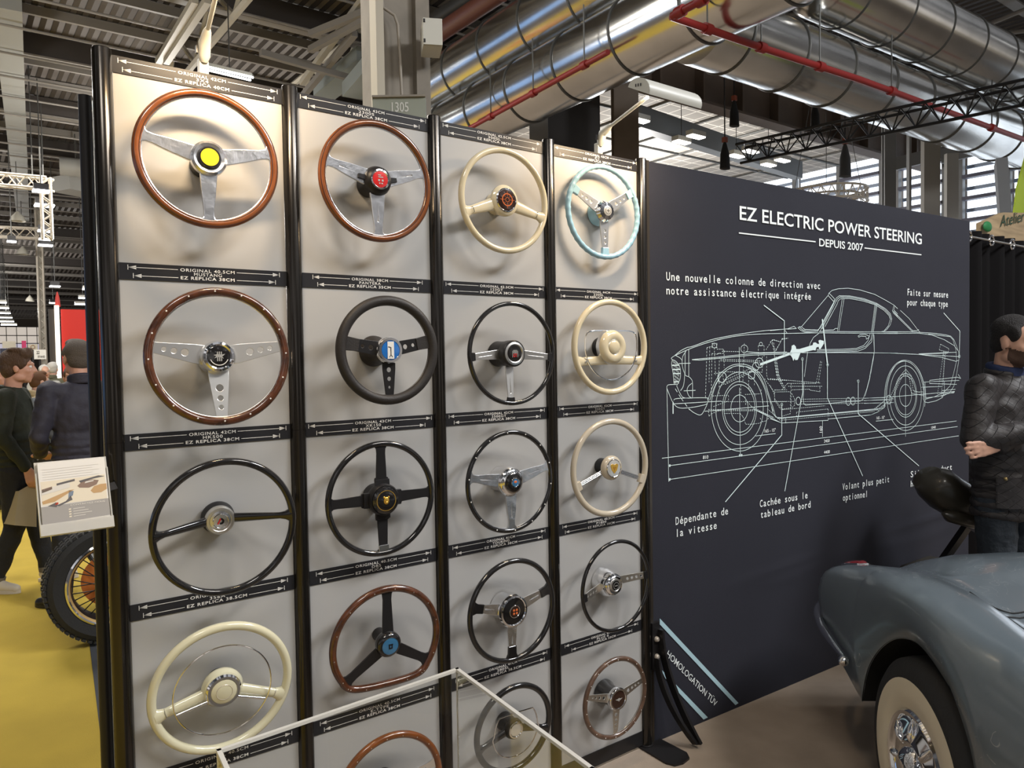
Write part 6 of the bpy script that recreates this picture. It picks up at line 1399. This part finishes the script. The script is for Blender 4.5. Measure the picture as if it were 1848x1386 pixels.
# truss, chain hoist bags and round truss
M_truss = mat('black_truss_tube', (.012, .012, .013), .4, .5)
A, Bq = at_z(1336, 264, 4.9), at_z(1848, 150, 4.9)
t = thing('lighting_truss', 'long black triangular truss hanging above the banner', 'truss', A)
mb = MB(); e_ = Bq + (Bq - A) * .35 - A; lattice(mb, (0, 0, .0), e_, .26, 34, .022, .010, sides=3); mb.build('lattice', M_truss, t)
for (px, py0, py1, d, lab) in ((1325, 180, 229, 13.2, 'black chain bag with orange hoist, upper left of the truss'), (1308, 255, 306, 13.0, 'black chain bag with orange hoist just above the banner, lowest left'), (1471, 185, 233, 14.6, 'black chain bag with orange hoist above the truss middle'), (1525, 258, 320, 14.5, 'grey chain bag with orange hoist in front of the windows')):
    p = at_d(px, py0, d); q = at_d(px, py1, d); t = thing('chain_hoist', lab, 'hoist', (p.x, p.y, p.z)); h_ = p.z - q.z
    mb = MB(); mb.tube([(0, 0, -h_), (0, 0, -h_ * .97), (0, 0, -h_ * .45), (.0, 0, -h_ * .12), (0, 0, 0)], [h_ * .10, h_ * .22, h_ * .19, h_ * .09, .02], 14, sx=.7); mb.build('chain_bag', mat('black_bag_cloth', (.012, .012, .013), .8) if px < 1500 else mat('grey_bag_cloth', (.07, .075, .085), .8), t)
    MB().box((0, 0, h_ * .05), (.07, .07, h_ * .18)).build('hoist_body', mat('orange_hoist', (.22, .05, .025), .6), t, smooth=False)
    MB().cyl((0, 0, h_ * .1), (0, 0, 8.92 - p.z), .012, n=6).build('chain', M_satin, t)
c_ = at_d(1492, 346, 13.8); t = thing('round_truss', 'pale circular truss peeking above the banner edge', 'truss', c_)
mb = MB(); r0 = 68 / FPX * 13.8
for rr, zz in ((r0, 0), (r0, -.22), (r0 * .84, -.11)): mb.tube([Vector((rr * math.cos(2 * PI * k / 48), rr * math.sin(2 * PI * k / 48), zz)) for k in range(48)], .02, 6, closed=True)
for k in range(48):
    a, b = 2 * PI * k / 48, 2 * PI * (k + 1) / 48
    mb.tube([Vector((r0 * math.cos(a), r0 * math.sin(a), 0 if k % 2 else -.22)), Vector((r0 * .84 * math.cos(b), r0 * .84 * math.sin(b), -.11))], .009, 5); mb.tube([Vector((r0 * math.cos(a), r0 * math.sin(a), 0 if k % 2 else -.22)), Vector((r0 * math.cos(b), r0 * math.sin(b), -.22 if k % 2 else 0))], .009, 5)
mb.build('lattice', mat('pale_truss_tube', (.5, .46, .40), .4, .3), t)
for k in range(3): a = rad(90 + 120 * k); MB().cyl((r0 * math.cos(a), r0 * math.sin(a), 0), (0, 0, 3.2), .006, n=5).build('sling', M_band, t)
# neighbouring stand at the right edge: wooden sign and lime fabric
s0 = at_y(1752, 416, 1.5); t = thing('wooden_sign', 'pale wooden sign with green script lettering at the right edge', 'sign', (s0.x, 1.5, 0))
a, b = at_y(1770, 402, 1.5) - Vector((s0.x, 1.5, 0)), at_y(1848, 384, 1.5) - Vector((s0.x, 1.5, 0)); dlt = b - a
MB().prism([a - Z * .25, a, a + dlt * .5 + Z * .06, b, b + dlt * .6, b + dlt * .6 - Z * .6], (0, .05, 0)).build('board', mat('pale_wood_sign', (.45, .33, .19), .6, var=.2, vscale=8, stretch=(.3, 1, 3)), t, smooth=False)
l = MB(); o_ = at_y(1803, 410, 1.5) - Vector((s0.x, 1.5, 0)) - Y * .012; e1 = at_y(1848, 399, 1.5) - at_y(1803, 410, 1.5); put_text(l, 'Atelier', o_, e1.normalized(), Vector((-e1.normalized().z, 0, e1.normalized().x)), e1.length, .13, .0, shear=.3); l.build('lettering', mat('dark_green_script', (.02, .06, .03), .6), t, smooth=False)
MB().ball(at_y(1782, 409, 1.46) - Vector((s0.x, 1.5, 0)), (.10, .03, .06), 12, 8).build('leaf_mark', mat('green_leaf_mark', (.03, .22, .07), .6), t)
for k in (.2, 1.2): MB().box((a.x + dlt.x * k, .1, (a.z - .1) / 2), (.06, .05, a.z - .1)).build('post', M_satin, t, smooth=False)
t = thing('lime_banner', 'lime green fabric flag above the wooden sign at right edge', 'flag', (at_y(1836, 400, 1.7).x, 1.75, 0))
q = [at_y(1829, 396, 1.75), at_y(1836, 340, 1.75), at_y(1852, 280, 1.75), at_y(1890, 280, 1.75), at_y(1890, 396, 1.75)]; MB().prism([p - Vector((at_y(1836, 400, 1.7).x, 1.75, 0)) for p in q], (0, .02, 0)).build('fabric', mat('lime_fabric', (.42, .55, .05), .7), t, smooth=False)
MB().cyl((.9, .03, 0), (.9, .03, 4.2), .02, n=8).build('pole', M_brush, t)
# lighting trusses and lamps over the aisle on the left
M_ptruss = mat('silver_truss_tube', (.55, .50, .42), .4, .4)
def htruss(label, a, b, d, depth, n, down=None):
    A, Bq = at_d(*a, d), at_d(*b, d); t = thing('aisle_truss', label, 'truss', A); mb = MB(); lattice(mb, (0, 0, 0), Bq - A, depth, n, .035, .018)
    if down: lattice(mb, Bq - A, Bq - A + Vector((.001, 0, -down)), depth * .7, 10, .035, .018, down=(-1, 0, 0))
    mb.build('lattice', M_ptruss, t)
    for u in (.2, .85): p = (Bq - A) * u; MB().cyl(p, (p.x, p.y, roofz(A.y + p.y) - A.z), .014, n=5).build('sling', M_band, t)
    return t
htruss('silver truss with downward end above the aisle, upper left', (-120, 303), (90, 322), 20, .30, 12, 1.6)
htruss('lower silver truss above the aisle on the left', (-120, 404), (88, 414), 27, .34, 12)
vc = thing('lattice_column', 'tall pale lattice column on the far left of the hall', 'column', Vector((at_d(72, 600, 33).x, at_d(72, 600, 33).y, 0)))
mb = MB(); lattice(mb, (0, 0, 0), (0, 0, 9.2), .20, 40, .05, .02, down=(1, 0, 0)); mb.build('lattice', M_ptruss, vc); MB().box((.1, 0, 4.6), (.12, .12, 9.2)).build('core', M_cream, vc, smooth=False)
M_fl = mat('cold_flood_glow', (1, 1, 1), .5, emit=9, ecol=(.95, .98, 1)); 
FG = 'floodlights over the aisle'
for k, (px, py, d, w_) in enumerate(((74, 345, 19.3, 26), (80, 371, 21, 30), (80, 417, 24, 20), (81, 432, 26, 18), (82, 443, 27, 22), (96, 547, 40, 12), (21, 436, 24, 14), (99, 517, 27, 16))):
    p = at_d(px, py, d); s_ = w_ / FPX * d
    lp = thing('flood_lamp', 'white glowing floodlight hanging over the aisle on the left', 'lamp', p, group=FG)
    MB().box((0, 0, .10), (s_ * .9, s_ * .6, .16)).build('housing', M_satin, lp, smooth=False); MB().box((0, 0, .0), (s_, s_ * .8, .04)).build('diffuser', M_fl, lp, smooth=False); MB().cyl((0, 0, .18), (0, 0, max(.3, roofz(p.y) - (.05 if k in (5, 7) else .6) - p.z)), .015, n=5).build('stem', M_band, lp)
for k, (px, py, d, w_) in enumerate(((162, 505, 45, 12), (161, 523, 42, 20), (157, 539, 42, 26), (150, 550, 42, 26), (2, 547, 40, 16), (5, 557, 40, 18), (8, 566, 40, 18), (10, 574, 40, 20), (12, 581, 42, 22), (16, 587, 42, 24))):
    p = at_z(px, py, 4.1); d = (p - CAMP).dot(_f); s_ = w_ / FPX * d
    lp = thing('tube_lamp', 'far fluorescent strip over the aisle near the back of the hall', 'lamp', p, group='far fluorescent strips')
    MB().box((0, 0, .08), (s_, .25, .08)).build('housing', M_lamp, lp, smooth=False); MB().box((0, 0, .02), (s_, .2, .05)).build('tube', M_fl, lp, smooth=False); MB().cyl((0, 0, .12), (0, 0, max(.3, roofz(p.y) - (.0 if k < 3 else .6) - p.z)), .015, n=5).build('stem', M_band, lp)
p = at_d(415, 130, 14.5); p2 = at_d(457, 140, 14.5); p1 = at_d(372, 120, 14.5)
lp = thing('fluorescent_fixture', 'bright twin fluorescent fixture behind the leftmost lamp base', 'lamp', p1); dv_ = p2 - p1
for k in (0, 1): MB().cyl(Vector((0, 0, -.06 * k)), dv_ + Vector((-.05 * k, 0, -.06 * k)), .02, n=8).build('tube', M_fl, lp)
MB().bar((0, .06, .06), dv_ + Vector((0, .06, .06)), .12, .06).build('housing', M_lamp, lp, smooth=False); MB().cyl(dv_ * .5 + Z * .06, dv_ * .5 + Z * (9.3 - p.z), .012, n=5).build('stem', M_band, lp)
for k, (px, py, d) in enumerate(((32, 393, 26), (41, 454, 32), (54, 540, 45))):
    p = at_d(px, py, d); lp = thing('bell_lamp', 'unlit white bell lamp hanging from the roof on the left', 'lamp', p, group='bell lamps of the hall roof')
    MB().lathe([(.24, -.12), (.20, .02), (.08, .16), (.03, .22), (0, .22)], 20).build('shade', mat('bell_shade', (.55, .53, .46), .5), lp); MB().cyl((0, 0, .2), (0, 0, max(.4, roofz(p.y) - .6 - p.z)), .014, n=5).build('stem', M_band, lp)
for k, (a, b, z) in enumerate((((110, 330), (168, 342), 7.8), ((108, 300), (165, 305), 8.2))):
    A, Bq = at_z(*a, z), at_z(*b, z); d = thing('air_unit', ['pale boxy heater unit under the roof beside the leftmost post', 'pale round duct piece under the roof beside the leftmost post'][k], 'heater', A)
    (MB().bar((0, 0, 0), Bq - A, .9, .5) if k == 0 else MB().cyl((0, 0, 0), Bq - A, .3)).build('housing', mat('pale_unit_paint', (.36, .36, .34), .5), d); MB().cyl((Bq - A) * .5, (Bq - A) * .5 + Z * (9.3 - z), .02, n=5).build('hanger', M_band, d)
for k, (a, b, z) in enumerate((((585, 165), (665, 100), 8.3), ((640, 165), (680, 120), 8.0))):
    A, Bq = at_z(*a, z - .5 * k), at_z(*b, z - .5 * k); d = thing('air_duct_box', ['long pale blue grey duct box under the dark roof left of the column', 'short pale blue grey duct box touching the column'][k], 'duct box', A)
    MB().bar((0, 0, 0), Bq - A, .55, .3).build('housing', mat('blue_grey_unit', (.30, .34, .34), .5), d, smooth=False); MB().cyl((Bq - A) * .5, (Bq - A) * .5 + Z * (9.3 - z), .02, n=5).build('hanger', M_band, d)
